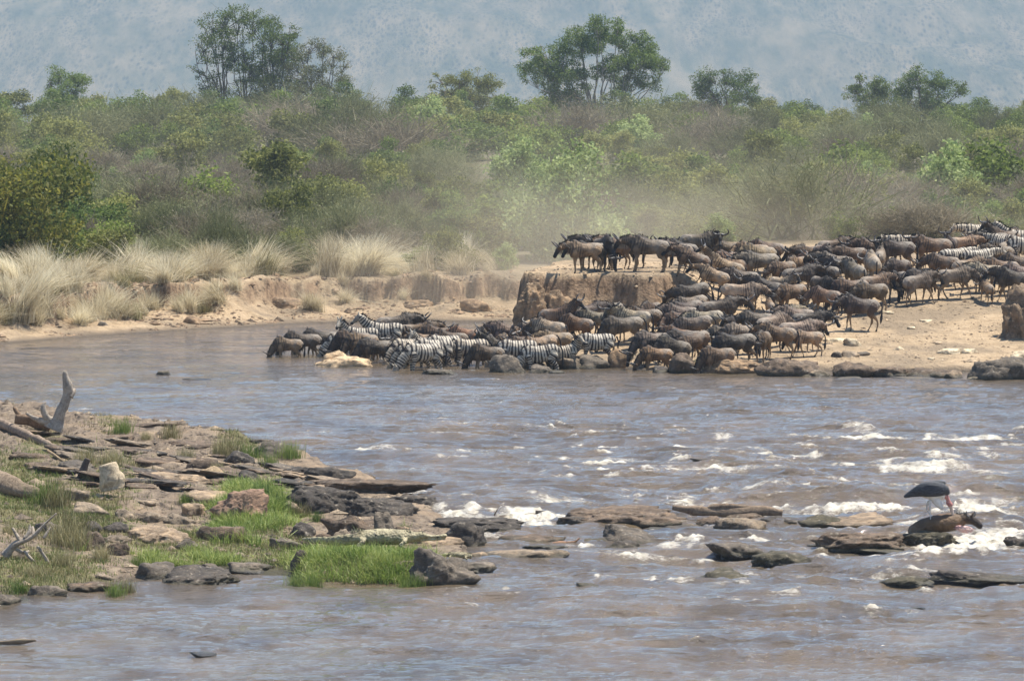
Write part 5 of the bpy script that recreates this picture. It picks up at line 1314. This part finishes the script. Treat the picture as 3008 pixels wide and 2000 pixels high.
ROCKS += [(1262, 1549, 60, 12, 'dark', 1, 'river'), (1480, 1552, 70, 14, 'dark', 1, 'river'), (1640, 1556, 60, 12, 'dark', 1, 'river'), (1930, 1560, 80, 14, 'dark', 1, 'river'), (2020, 1556, 90, 20, 'brown', 1, 'river'), (2130, 1545, 120, 26, 'dark', 1, 'river'), (2240, 1562, 90, 12, 'moss', 1, 'river'), (1960, 1530, 120, 20, 'brown', 1, 'river'), (2400, 1606, 60, 10, 'dark', 1, 'river'), (2630, 1628, 200, 12, 'moss', 1, 'river'), (1880, 1612, 90, 10, 'moss', 1, 'river'), (2860, 1570, 60, 26, 'dark', 0, 'river'), (2930, 1560, 70, 22, 'dark', 0, 'river'), (2310, 1400, 120, 8, 'dark', 1, 'river'), (2520, 1292, 90, 14, 'dark', 0, 'river'), (1566, 936, 100, 104, 'earth', 1, 'ledge'), (1630, 940, 90, 84, 'earth', 1, 'ledge'), (830, 905, 130, 26, 'earth', 0, 'lbank'), (1230, 900, 90, 16, 'earth', 0, 'lbank'), (560, 950, 50, 20, 'earth', 0, 'lbank'), (52, 934, 44, 28, 'pale', 0, 'lbank'), (300, 958, 30, 12, 'slate', 0, 'lbank'), (1400, 915, 90, 30, 'earth', 0, 'lbank')]
ROCKW = {'ledge': ('at the left end of the ledge', 'clods of the earth ledge'), 'lbank': ('on the far left bank', 'clods on the far left bank'), 'spit': ('on the near rocky bank', 'boulders on the near rocky bank'), 'river': ('standing in the river', 'rocks standing in the river'),
         'shore': ('along the far waterline', 'rocks along the far waterline'), 'sand': ('on the open sand slope', 'stones on the sand slope')}
r = np.random.default_rng(31)
cnt = {}
flatz = lambda x, y: 0 * np.asarray(x, float)
for i, (px, py, w, h, tone, fl, where) in sorted(enumerate(ROCKS), key=lambda q: q[1][0]):
    Zf = {'spit': lambda x, y: np.maximum(spit_ground(x, y), 0), 'river': flatz, 'shore': flatz, 'sand': far_ground, 'ledge': far_ground, 'lbank': far_ground}[where]
    x, y = hit(px, py, Zf, y0=95 if where in ('spit', 'river') else 186, y1=260)
    z = float(Zf(np.array([x]), np.array([y]))[0])
    s = S(y)
    if where == 'ledge': y = 203.5; x = (px - CX) / FPX * y; z = CAMH - (py - HOR) * y / FPX; s = S(y)
    W = w / s; Hh = h / s * (.84 if where in ('spit', 'river') and h < 80 else 1)
    sy = min(W * r.uniform(.34, .5), .25 + Hh * 1.6) if where != 'shore' else min(W * .45, .7)
    if w > 60 and h > 80: sy = W * .4
    big_rock = w * h > 3500
    sz = Hh * 1.22; sink = 0
    kw = dict(pits=.12, rough=.14) if tone in ('earth', 'sand', 'earthd') else {}
    me = rock_mesh("rock", 1000 + i * 7, W * .54, sy, sz, 5 if w * h > 9000 else 4 if w * h > 1200 else 3, .82 if tone not in ('sand', 'moss', 'earth') else .45, mat=DRYROCK if tone in ('pale', 'sand', 'earth') and where != 'river' else ROCK, flat=bool(fl), strata=.05 if not fl else .07, tilt=r.uniform(.05, .5), **({'rough': .17} | kw))
    if tone == 'earthd': me = rock_mesh('rock', 4242, W * .56, sy, sz, 5, .45, .34, mat=DRYROCK, strata=.04, pits=.2)
    tilt = R(r.uniform(-5, 14)) if where == 'spit' and not fl else R(r.uniform(-3, 5))
    if (px, py) in ((1846, 1600),): tilt = R(14)
    if (px, py) == (712, 1525): tilt = R(-24)
    o = link("rock", me, loc=(x, y + sy * .75, z + .04 * Hh), rot=(R(r.uniform(-6, 6)), tilt, R(r.uniform(-12, 12))), color=np.array(TONE[tone]) * r.uniform(.85, 1.15))
    loc_txt, grp = ROCKW[where]
    key = (tone, SIZEW(w, h), where); cnt[key] = cnt.get(key, 0) + 1
    nk_ = sum(1 for q in ROCKS if (q[4], SIZEW(q[2], q[3]), q[6]) == key)
    lab = f"{SIZEW(w, h)} {TONEW[tone]} rock {loc_txt}"
    if nk_ > 1: lab += f", {ORD[cnt[key] - 1]} such from the left"
    if (px, py) == (3036, 1000): lab = "large earth block cut off by the right edge above the sand"
    if (px, py) == (2204, 702): lab = "small earth mound behind the herd half hidden by dust"
    if (px, py) == (1181, 1586): lab = "round tan stone perched beside dark slabs above the crocodile"
    if (px, py) == (712, 1525): lab = "reddish flat slab leaning in the bright green grass"
    if (px, py) == (2732, 1613): lab = "mossy dark rock under the dead wildebeest and the stork"
    tag(o, lab, "rock", grp)

# thin slabs of the tilted rock beds
r = np.random.default_rng(57)
slabs = []
SL = [rock_mesh("flat_rock", 1900 + k, .62, .40, .13, 4, .9, .22, flat=True, strata=.06, tilt=.05) for k in range(6)]
for k in range(95):
    u = r.random(); px = 120 + 1000 * u; py = 1262 + 150 * u + r.uniform(0, 1) * (150 - 60 * u)
    x, y = hit(px, py, lambda a, b: np.maximum(spit_ground(a, b), 0), y0=100, y1=200)
    z = float(spit_ground(np.array([x]), np.array([y]))[0])
    if z < .05 or r.random() < .25: continue
    slabs.append((px, x, y, z))
for k, (px, x, y, z) in enumerate(sorted(slabs)):
    s_ = r.uniform(.55, 1.35); tn = ['brown', 'slate', 'grey', 'tan', 'dark', 'brown'][r.integers(0, 6)]
    o = link("flat_rock", SL[r.integers(0, 6)], loc=(x, y, z + .015), rot=(R(r.uniform(-8, 4)), R(r.uniform(2, 12)), R(r.uniform(-30, 10))), scale=(s_ * r.uniform(.6, 1.2), s_, s_ * r.uniform(.5, 1.2)), color=np.array(TONE[tn]) * r.uniform(.8, 1.1))
    tag(o, f"thin {TONEW[tn]} rock on the upper near bank, {ORD[k]} flat rock from the left", "rock", "thin slabs of the near bank")

# crumbs of soil and dung on the banks, pebbles on the spit
def crumbs(name, n, gen, size, tones, seed):
    r = np.random.default_rng(seed); P, keep = gen(r, n * 3)
    P = P[keep][:n]; D, F = _ico(1) if False else (np.array([(1, 0, 0), (-1, 0, 0), (0, 1, 0), (0, -1, 0), (0, 0, 1), (0, 0, -1)], float), np.array([(0, 2, 4), (2, 1, 4), (1, 3, 4), (3, 0, 4), (2, 0, 5), (1, 2, 5), (3, 1, 5), (0, 3, 5)]))
    s = size * r.lognormal(0, .5, len(P)); J = r.uniform(.55, 1.25, (len(P), 6, 1))
    V = P[:, None] + D[None] * J * s[:, None, None] * np.stack([r.uniform(.8, 1.6, len(P)), r.uniform(.7, 1.3, len(P)), r.uniform(.4, .8, len(P))], 1)[:, None]
    Fs = (np.arange(len(P)) * 6)[:, None, None] + F[None]
    o = link(name, mesh_np(name, V.reshape(-1, 3), Fs.reshape(-1, 3), False, (DRYROCK,)), color=tones); tag(o, kind='stuff')
def gen_sand(r, n):
    x, y = r.uniform(.5, 23, n), r.uniform(190.5, 212, n); z = far_ground(x, y); return np.column_stack([x, y, z]), (z > .25)
def gen_bank(r, n):
    y = r.uniform(208, 240, n); x = r.uniform(-24, 0, n); z = far_ground(x, y); return np.column_stack([x, y, z]), (z > .06) & (fbm2(x * .5, y * .5, 2, 5) > -.1)
def gen_spit(r, n):
    v_ = r.uniform(108, 158, n); u_ = r.uniform(-11.8, 0.2, n) * v_ / 115; z = spit_ground(u_, v_); return np.column_stack([u_, v_, z]), (z > .04) & (fbm2(u_ * .7, v_ * .7, 2, 6) > -.2)
crumbs("dark_soil_crumbs", 1500, gen_sand, .035, (.12, .085, .055), 3)
crumbs("pale_soil_crumbs", 1500, gen_sand, .05, (.40, .31, .21), 4)
crumbs("bank_clods", 2600, gen_bank, .07, (.27, .19, .12), 5)
crumbs("bank_clods", 1200, gen_bank, .06, (.12, .085, .055), 6)
crumbs("pebbles", 2600, gen_spit, .045, (.17, .135, .10), 7)
crumbs("pebbles", 900, gen_spit, .06, (.33, .26, .18), 8)

# ------------------------------------------------------------------ driftwood
t = NT("weathered_wood"); v = t.coord(); base = t.n("ObjectInfo").outputs['Color']
gr = t.noise(t.scalev(v, (1, 1, 1)), 6, 6, .75, 1.2)
g = t.ramp(gr, [(.3, (.35, .32, .3)), (.52, (.95, .92, .88)), (.75, (1.5, 1.45, 1.4))])
WOOD = t.done(t.pbr(t.mix(1.0, base, g, 'MULTIPLY'), .85, t.bump(gr, .04, 1.0), .25))
def log_mesh(name, pts, rad, seed, k=14, knobs=.24):
    pts = np.array(pts, float); n = len(pts); u = np.linspace(0, n - 1, (n - 1) * 7 + 1)
    P = np.array([cr(pts, q) for q in u]); Rr = np.array([cr(np.array(rad, float), q) for q in u])
    V, F = tube(P, Rr, k)
    c = np.repeat(P, k, 0); d = V - c
    sc = 1 + knobs * fbm3(V[:, 0] * 3.1 + seed, V[:, 1] * 3.1, V[:, 2] * 3.1, 4, seed) + .10 * np.sin(np.tile(np.arange(k), len(P)) * 2 * math.pi / k * 3 + seed)
    V = c + d * sc[:, None]
    return V, [F, np.array([list(range(k))[::-1]]), np.array([list(range(len(V) - k, len(V)))])]
def at_px(px, py, y, ):
    d = ray(px, py); return np.array([d[0] * y, y, CAMH + d[2] * y])
def log(name, label, pixels, radpx, color, seed, y=None, yoff=None, branches=(), group=None, cat='driftwood', lie=False):
    """pixels: where the piece runs in the photograph; it is set on the ground at the depth of its foot"""
    gx_, gy_ = hit(pixels[0][0], max(p[1] for p in pixels) + radpx[0] * .6, lambda a, b: np.maximum(spit_ground(a, b), 0), y1=200)
    yy = y or gy_; s = S(yy)
    ys_ = [hit(a, b + rr_ * .7, lambda p_, q_: np.maximum(spit_ground(p_, q_), 0), y1=200)[1] if lie else yy for (a, b), rr_ in zip(pixels, radpx)]
    pts = np.array([at_px(px, py, ys_[k]) for k, (px, py) in enumerate(pixels)])
    org = pts[0].copy()
    V, F = log_mesh(name, pts - org, np.array(radpx) / s, seed)
    if not branches:
        o = link(name, mesh_np(name, V, F, True, (WOOD,)), loc=org, color=color); tag(o, label, cat, group); return o
    e = link(name, None, loc=org); tag(e, label, cat, group)
    link("stem", mesh_np("stem", V, F, True, (WOOD,)), e, color=color)
    for q, (bp, br) in enumerate(branches):
        bpts = np.array([at_px(a, b, yy + .05 * (q % 3) * k) for k, (a, b) in enumerate(bp)]) - org
        V, F = log_mesh("branch", bpts, np.array(br) / s, seed + q, 8)
        link("branch", mesh_np("branch", V, F, True, (WOOD,)), e, color=color)
    return e
PW, BW, TW = (.38, .33, .27), (.21, .145, .095), (.42, .32, .20)
log("tree_stump", "tall bleached stump standing upright on the far edge of the rocky bank", [(160, 1262), (176, 1222), (196, 1165), (200, 1135), (192, 1100), (194, 1090)], [26, 18, 14, 13, 10, 5], PW, 3,
    branches=[([(172, 1238), (140, 1228), (128, 1198), (134, 1180)], [11, 10, 7, 3]), ([(205, 1165), (214, 1150), (220, 1143)], [12, 9, 5]), ([(150, 1240), (110, 1232), (78, 1214)], [11, 8, 4])])
log("driftwood_log", "rotten rust brown log lying behind the upright bleached stump", [(150, 1250), (100, 1236), (45, 1226)], [20, 17, 15], BW, 5, branches=[([(60, 1225), (45, 1205), (40, 1195)], [10, 7, 3])])
log("driftwood_log", "long grey log slanting down from the left edge below the stump", [(-20, 1232), (60, 1268), (130, 1300), (184, 1325)], [15, 13, 12, 9], (.30, .23, .17), 7, lie=True)
log("driftwood_log", "thick dark weathered log at the left edge above the grass", [(-60, 1390), (20, 1425), (118, 1452)], [36, 32, 14], (.26, .20, .14), 9, lie=True)
log("dry_stick", "thin pale stick leaning across the rocks under the long log", [(138, 1322), (175, 1348), (212, 1374)], [4, 4, 2.5], TW, 11)
log("wood_stub", "short dark burnt stub beside the pale wooden block", [(240, 1398), (246, 1372), (256, 1346)], [13, 12, 9], (.10, .08, .065), 13, branches=[([(240, 1395), (225, 1405), (207, 1400)], [7, 5, 3]), ([(245, 1400), (262, 1395), (268, 1390)], [6, 4, 2])])
log("wood_block", "pale cream cut wooden block with a brown end face", [(335, 1436), (328, 1405), (316, 1362)], [36, 34, 25], (.52, .43, .30), 15)
log("driftwood_log", "knotty tan driftwood chunk on the rock shelf behind the red slab", [(590, 1398), (625, 1392), (664, 1406)], [14, 20, 10], TW, 17)
log("driftwood_branch", "bleached forked branch with bare prongs at the left edge in the grass", [(12, 1632), (46, 1598), (94, 1576), (130, 1540), (166, 1507)], [13, 12, 9, 4, 2], PW, 19,
    branches=[([(60, 1590), (48, 1570), (36, 1550)], [9, 7, 4]), ([(74, 1582), (86, 1562), (88, 1540)], [8, 6, 3]), ([(98, 1576), (98, 1560), (96, 1546)], [6, 5, 3]), ([(110, 1603), (138, 1645), (145, 1680), (162, 1712)], [4, 5, 4, 3]), ([(60, 1656), (85, 1664), (110, 1672)], [4, 4, 3]), ([(40, 1610), (70, 1622), (85, 1618)], [6, 5, 3]), ([(70, 1618), (90, 1640), (108, 1658)], [4, 4, 2]), ([(128, 1580), (140, 1560), (148, 1548)], [5, 3, 2])])
log("driftwood_log", "long weathered log lying across the flat rocks in the middle of the rapids", [(1975, 1490), (2050, 1500), (2150, 1503), (2240, 1500), (2298, 1508)], [6, 13, 14, 15, 10], (.24, .18, .125), 21, y=131.5, branches=[([(2080, 1492), (2120, 1486), (2230, 1492)], [8, 9, 5])])
log("driftwood_log", "small red brown root stranded on a low rock in the river", [(1612, 1599), (1650, 1594), (1690, 1600)], [4, 6, 4], (.33, .19, .11), 23, branches=[([(1665, 1594), (1690, 1590), (1702, 1580)], [5, 4, 2]), ([(1640, 1596), (1668, 1604), (1712, 1602)], [3, 3, 2])])
log("driftwood_log", "waterlogged branch drifting low in the river at the lower left", [(-30, 1888), (50, 1884), (105, 1880)], [6, 7, 3], (.2, .16, .11), 25)
log("dry_stick", "bare twig sticking out of the flat rock by the small fall", [(1452, 1513), (1456, 1504), (1462, 1494)], [2.2, 1.8, 1], BW, 27, y=133)

# ------------------------------------------------------------------ grass on the near bank
def blades(Pb, L, r, width=.012, lean=.5, tint=None):
    n = len(Pb); a = r.uniform(0, 2 * math.pi, n); out = np.abs(r.normal(0, lean, n))
    side = np.column_stack([-np.sin(a), np.cos(a), np.zeros(n)]); side += r.normal(0, .5, (n, 3)); side[:, 2] *= .3; side /= np.linalg.norm(side, axis=1)[:, None]
    V = []
    for k in range(3):
        s = k / 2
        p = Pb + np.column_stack([np.cos(a) * out * L * s ** 1.5, np.sin(a) * out * L * s ** 1.5, L * (s - .25 * out * s * s)])
        w = width * (1 - .85 * s)
        V += [p - side * w / 2, p + side * w / 2]
    V = np.stack(V, 1).reshape(-1, 3); b = (np.arange(n) * 6)[:, None]
    F = np.concatenate([b + np.array([[0, 1, 3, 2]]), b + np.array([[2, 3, 5, 4]])])
    return V, F, np.repeat(np.clip(tint, 0, 1), 6)
def grass_field(name, n, mask_fn, Lm, mat, seed, width=.014, thr=.35, lean=.5):
    r = np.random.default_rng(seed)
    m = n * 7
    v_ = r.uniform(108, 158, m); u_ = r.uniform(-11.8, 0.4, m) * v_ / 115.0
    k = mask_fn(u_, v_) + .35 * fbm2(u_ * 1.6, v_ * 1.6, 3, seed) > thr + r.random(m) * .35
    zg = spit_ground(u_, v_)
    k &= zg > .03
    x, y, z = u_[k][:n], v_[k][:n], zg[k][:n]
    L = Lm * r.uniform(.4, 1.25, len(x)) * (1 + .4 * fbm2(x * 1.1, y * 1.1, 2, seed + 1))
    tint = .47 + .26 * r.normal(size=len(x)) + .34 * fbm2(x * 1.4, y * 1.4, 3, seed + 2)
    V, F, tn = blades(np.column_stack([x, y, z - .01]), np.maximum(L, .04), r, width, lean, tint)
    o = link(name, mesh_np(name, V, F, False, (LEAF[mat],), {"tint": tn})); tag(o, kind='stuff')
MOUND = [(1060, 1680, 205, 62, 1.7), (745, 1515, 115, 62, 1.4), (640, 1560, 60, 36, .9), (600, 1625, 120, 18, .7), (700, 1480, 60, 30, .9), (430, 1628, 80, 14, .6), (880, 1490, 60, 24, .8)]
grass_field("short_grass", 26000, grass_mask, .11, 'grass', 41, .018, .50)
grass_field("dry_grass", 36000, lambda x, y: grass_mask(x, y) * .95, .13, 'drygrass', 43, .016, .36)
grass_field("bright_grass", 80000, lambda x, y: blob_px(x, y, MOUND), .30, 'fresh', 47, .022, .42, .95)
GT = [tussock_mesh("grass_clump", 700 + k, 260, .5, .35, 'drygrass' if k % 2 else 'grass', .014, .15) for k in range(4)]
r = np.random.default_rng(9)
CL = [(360, 1272, 55, 0), (500, 1288, 55, 1), (250, 1362, 62, 1), (330, 1365, 60, 1), (140, 1480, 85, 0), (165, 1488, 80, 1), (215, 1590, 100, 1), (195, 1600, 85, 1), (235, 1612, 75, 1), (690, 1345, 70, 1), (650, 1335, 60, 1), (740, 1352, 60, 0), (545, 1350, 45, 1),
      (790, 1372, 50, 0), (850, 1345, 60, 0), (640, 1390, 40, 1), (880, 1520, 50, 1), (820, 1500, 60, 0), (770, 1470, 70, 0), (700, 1590, 50, 1), (300, 1640, 50, 1), (60, 1740, 45, 0), (370, 1740, 50, 1), (340, 1750, 50, 0), (1000, 1490, 34, 0), (1186, 1560, 30, 0), (930, 1530, 36, 0), (870, 1722, 50, 0), (920, 1728, 46, 0),
      (1230, 1725, 50, 0), (1190, 1728, 45, 0), (100, 1690, 45, 1), (25, 1570, 40, 1), (180, 1660, 55, 1), (550, 1480, 40, 0), (400, 1660, 40, 0), (1620, 1080, 26, 0), (2050, 1095, 22, 1), (260, 1420, 40, 1), (430, 1290, 30, 1)]
k1 = 0
for (px, py, h, m) in sorted(CL):
    Zf = (lambda a, b: np.maximum(spit_ground(a, b), 0)) if py > 1120 else (lambda a, b: np.maximum(far_ground(a, b), 0))
    x, y = hit(px, py, Zf, y0=100 if py > 1120 else 186, y1=240)
    z = float(Zf(np.array([x]), np.array([y]))[0])
    k1 += 1
    o = link("grass_clump", GT[(m + 2 * r.integers(0, 2)) % 4], loc=(x, y, z - .02 + (.3 if py == 1095 or py == 1080 else 0)), rot=(0, 0, r.uniform(0, 6)), scale=h / S(y) / .5)
    if py > 1120: tag(o, f"{'pale dry' if m else 'fresh green'} grass clump on the near bank, {ORD[k1 - 1]} grass clump from the left", "grass clump", "grass clumps on the near bank")
    else: tag(o, "small green plant between shore rocks below the lone zebra" if px < 1800 else "dry little plant on the dark shore rock below the drinking wildebeests", "plant")

# ------------------------------------------------------------------ stork, carcass, crocodiles
SY = 125.2
def P3(px, py, dy=0.0): return at_px(px, py, SY + dy)
org = P3(2745, 1556)
e = link("stork", None, loc=org); tag(e, "large dark winged stork bending its pink neck down to the dead wildebeest", "bird")
L_ = lambda px, py, dy=0.0: tuple(P3(px, py, dy) - org)
t = NT("wing_feathers"); v = t.coord()
FEATH = t.done(t.pbr(t.ramp(t.noise(t.scalev(v, (2, 9, 9)), 4, 5, .6), [(.35, (.022, .025, .03)), (.7, (.085, .09, .10))]), .6, t.bump(t.noise(t.scalev(v, (2, 12, 12)), 5, 4), .02), .35))
WHITEF = mat_simple("white_feathers", (.55, .52, .47), (.78, .76, .72), 8, .8, .01)
PINK = mat_simple("pink_skin", (.36, .13, .11), (.55, .27, .23), 12, .6, .01)
BILL = mat_simple("bill", (.48, .36, .28), (.66, .52, .42), 9, .5, .005)
LEGM = mat_simple("pale_leg", (.50, .48, .45), (.68, .66, .62), 9, .7, .005)
def solid(name, chains, voxel, mat, parent):
    me = fuse(name, chains, voxel, (mat,)); return link(name, me, parent)
solid("body", [Chain([L_(2672, 1452), L_(2700, 1445), L_(2735, 1444), L_(2772, 1450)], [.05, .12, .17, .13], [.04, .12, .17, .11]), Chain([L_(2740, 1455), L_(2756, 1478), L_(2768, 1494)], [.13, .10, .04], [.11, .08, .035])], .018, WHITEF, e)
for sg in (-1, 1):
    solid("wing", [Chain([L_(2657, 1458, .02 * sg), L_(2684, 1447, .08 * sg), L_(2715, 1438, .13 * sg), L_(2748, 1436, .14 * sg), L_(2772, 1440, .10 * sg), L_(2786, 1448, .03 * sg)], [.035, .11, .18, .19, .15, .06], [.03, .06, .10, .11, .09, .04]),
                   Chain([L_(2720, 1424, .10 * sg), L_(2755, 1417, .10 * sg), L_(2778, 1417, .08 * sg)], [.06, .06, .03], [.05, .06, .03])], .018, FEATH, e)
solid("neck", [Chain([L_(2770, 1446), L_(2780, 1458), L_(2786, 1470), L_(2789, 1478)], [.075, .06, .045, .05], k=10)], .012, PINK, e)
hd_ = solid("head", [Chain([L_(2784, 1474), L_(2791, 1482), L_(2794, 1488)], [.055, .065, .04], [.05, .055, .035], k=10)], .012, PINK, e)
for sg in (-1, 1):
    link("eye", rock_mesh("eye", 5, .009, .009, .009, 3, 0, 0, BLACKHAIR, strata=0), hd_, loc=L_(2792, 1480, .05 * sg))
solid("bill", [Chain([L_(2792, 1485), L_(2798, 1506), L_(2805, 1530)], [.055, .040, .012], [.045, .03, .01], k=10)], .010, BILL, e)
solid("leg", [Chain([L_(2732, 1470, -.06), L_(2732, 1500, -.06), L_(2734, 1528, -.06), L_(2736, 1556, -.06)], [.042, .018, .016, .014], k=8), Chain([L_(2730, 1556, -.06), L_(2745, 1558, -.08)], [.018, .012], k=6)], .011, LEGM, e)
solid("leg", [Chain([L_(2729, 1472, .06), L_(2722, 1494, .06), L_(2742, 1524, .06), L_(2768, 1553, .04)], [.042, .020, .016, .014], k=8), Chain([L_(2762, 1555, .03), L_(2776, 1557, .0)], [.018, .012], k=6)], .011, LEGM, e)

e = link("dead_wildebeest", None, loc=org + np.array([0, .12, .05])); tag(e, "dead brown wildebeest draped over the mossy rock under the stork", "wildebeest")
org2 = org + np.array([0, .12, .05])
M_ = lambda px, py, dy=0.0: tuple(P3(px, py, dy + .12) - org2)
cz = fuse("body", [Chain([M_(2676, 1562), M_(2708, 1549), M_(2755, 1538), M_(2804, 1532), M_(2826, 1534)], [.13, .20, .225, .215, .13], [.16, .26, .30, .26, .14], k=16, freq=9, mask=.0, zone=(.1, .25, 0)),
                   Chain([M_(2812, 1532), M_(2834, 1524), M_(2850, 1528)], [.20, .14, .11], k=12, zone=(.6, 0, 0)),
                   Chain([M_(2846, 1524), M_(2864, 1532), M_(2880, 1546)], [.115, .10, .075], k=10, zone=(.8, .1, 0)),
                   Chain([M_(2686, 1556, -.12), M_(2674, 1572, -.2), M_(2666, 1588, -.25), M_(2660, 1602, -.28)], [.12, .055, .035, .035], k=8, zone=(.1, .6, 0)),
                   Chain([M_(2702, 1560, -.16), M_(2694, 1580, -.3), M_(2700, 1592, -.34)], [.12, .05, .035], k=8, zone=(.1, .5, 0)),
                   Chain([M_(2852, 1520, -.05), M_(2858, 1510, -.1), M_(2860, 1502, -.14)], [.03, .03, .015], k=6, zone=(.5, 0, 0))], .024, (WB_MAT,))
link("body", cz, e, color=(.135, .085, .048))
link("horn", tube_mesh("horn", [M_(2846, 1520, -.1), M_(2838, 1512, -.2), M_(2840, 1500, -.22)], [.04, .03, .008], HORN_MAT), e)
link("horn", tube_mesh("horn", [M_(2854, 1518, .05), M_(2864, 1510, .08), M_(2862, 1500, .08)], [.04, .03, .008], HORN_MAT), e)
link("exposed_ribs", rock_mesh("exposed_ribs", 8, .22, .06, .075, 4, .2, .25, mat_simple("raw_flesh", (.45, .18, .15), (.80, .62, .55), 9, .5, .02), strata=.2), e, loc=M_(2828, 1552, -.22), rot=(0, R(8), 0))
link("mane", hair_mesh("mane", [M_(2790, 1514), M_(2815, 1510), M_(2840, 1512)], (.1, -.1, .5), .09, BLACKHAIR, 70, 6, .03, .5, .03), e)

t = NT("crocodile_skin"); v = t.coord()
vo = t.n("TexVoronoi"); vo.inputs['Scale'].default_value = 17; t.l(v, vo.inputs['Vector'])
cc = t.ramp(t.noise(v, 4, 5, .65), [(.3, (.13, .11, .06)), (.5, (.33, .28, .16)), (.75, (.48, .42, .26))])
cc = t.mix(t.mr(t.noise(v, 9, 3), .62, .68), cc, (.06, .05, .03))
CROC = t.done(t.pbr(cc, .6, t.bump(vo.outputs['Distance'], .025, .9), .4))
def crocodile(px, py, s, rot, label, tail=True):
    x, y = hit(px, py, lambda a, b: np.maximum(spit_ground(a, b), 0), y1=200); z = max(float(spit_ground(np.array([x]), np.array([y]))[0]), 0)
    e = link("crocodile", None, loc=(x, y, z + (.24 if tail else .08)), rot=(0, 0, rot), scale=s); tag(e, label, "crocodile")
    ch = [Chain([(-1.0, 0, .17), (-.7, 0, .19), (-.3, 0, .20), (.08, 0, .20), (.30, 0, .20), (.45, 0, .20)], [.11, .17, .19, .17, .13, .10], [.14, .22, .25, .22, .16, .14], k=14),
          Chain([(.42, 0, .21), (.58, 0, .23), (.74, 0, .21), (.95, 0, .21), (1.12, 0, .23)], [.09, .095, .05, .035, .04], [.14, .15, .09, .07, .075], k=12),
          Chain([(.50, 0, .14), (.75, 0, .13), (1.10, 0, .15)], [.05, .03, .02], [.12, .08, .055], k=10)]
    if tail: ch.append(Chain([(-.9, 0, .16), (-1.3, .15, .12), (-1.7, .5, .08), (-2.0, 1.0, .05), (-2.1, 1.5, .03)], [.14, .12, .09, .06, .02], [.13, .09, .06, .035, .012], k=10))
    for (lx, sg) in ((.15, -1), (.15, 1), (-.8, -1), (-.8, 1)):
        ch.append(Chain([(lx, sg * .16, .16), (lx + .02, sg * .32, .12), (lx - .10, sg * .36, .02), (lx + .06, sg * .42, .0)], [.085, .06, .045, .02], k=8))
    for sg in (-1, 1): ch.append(Chain([(.54, sg * .06, .29), (.60, sg * .06, .30)], [.035, .03], k=6))
    link("body", fuse("body", ch, .022, (CROC,)), e)
    V, F, o_ = [], [], 0
    for i in range(22):
        for sg in (-1, 0, 1):
            cx = -1.0 + i * .062; w = .018
            top = .37 + .015 * math.sin(i) - abs(sg) * .03
            V += [(cx - .03, sg * .08 - w, top - .03), (cx - .03, sg * .08 + w, top - .03), (cx + .03, sg * .08 + w, top - .03), (cx + .03, sg * .08 - w, top - .03), (cx - .01, sg * .08, top + .025)]
            F += [(o_, o_ + 1, o_ + 4), (o_ + 1, o_ + 2, o_ + 4), (o_ + 2, o_ + 3, o_ + 4), (o_ + 3, o_, o_ + 4)]; o_ += 5
    sc = link("scutes", mesh_np("scutes", V, np.array(F), False, (CROC,)), e); sc['kind'] = 'stuff'
    for sg in (-1, 1): link("eye", rock_mesh("eye", 5, .016, .012, .016, 3, 0, 0, BLACKHAIR, strata=0), e, loc=(.585, sg * .088, .305))
crocodile(1165, 1632, 1.05, R(4), "spotted yellow brown crocodile resting on rocks behind the green grass mound")
crocodile(1335, 1650, .42, R(160), "small crocodile with pale jaws lying on the low rock right of the big one", False)
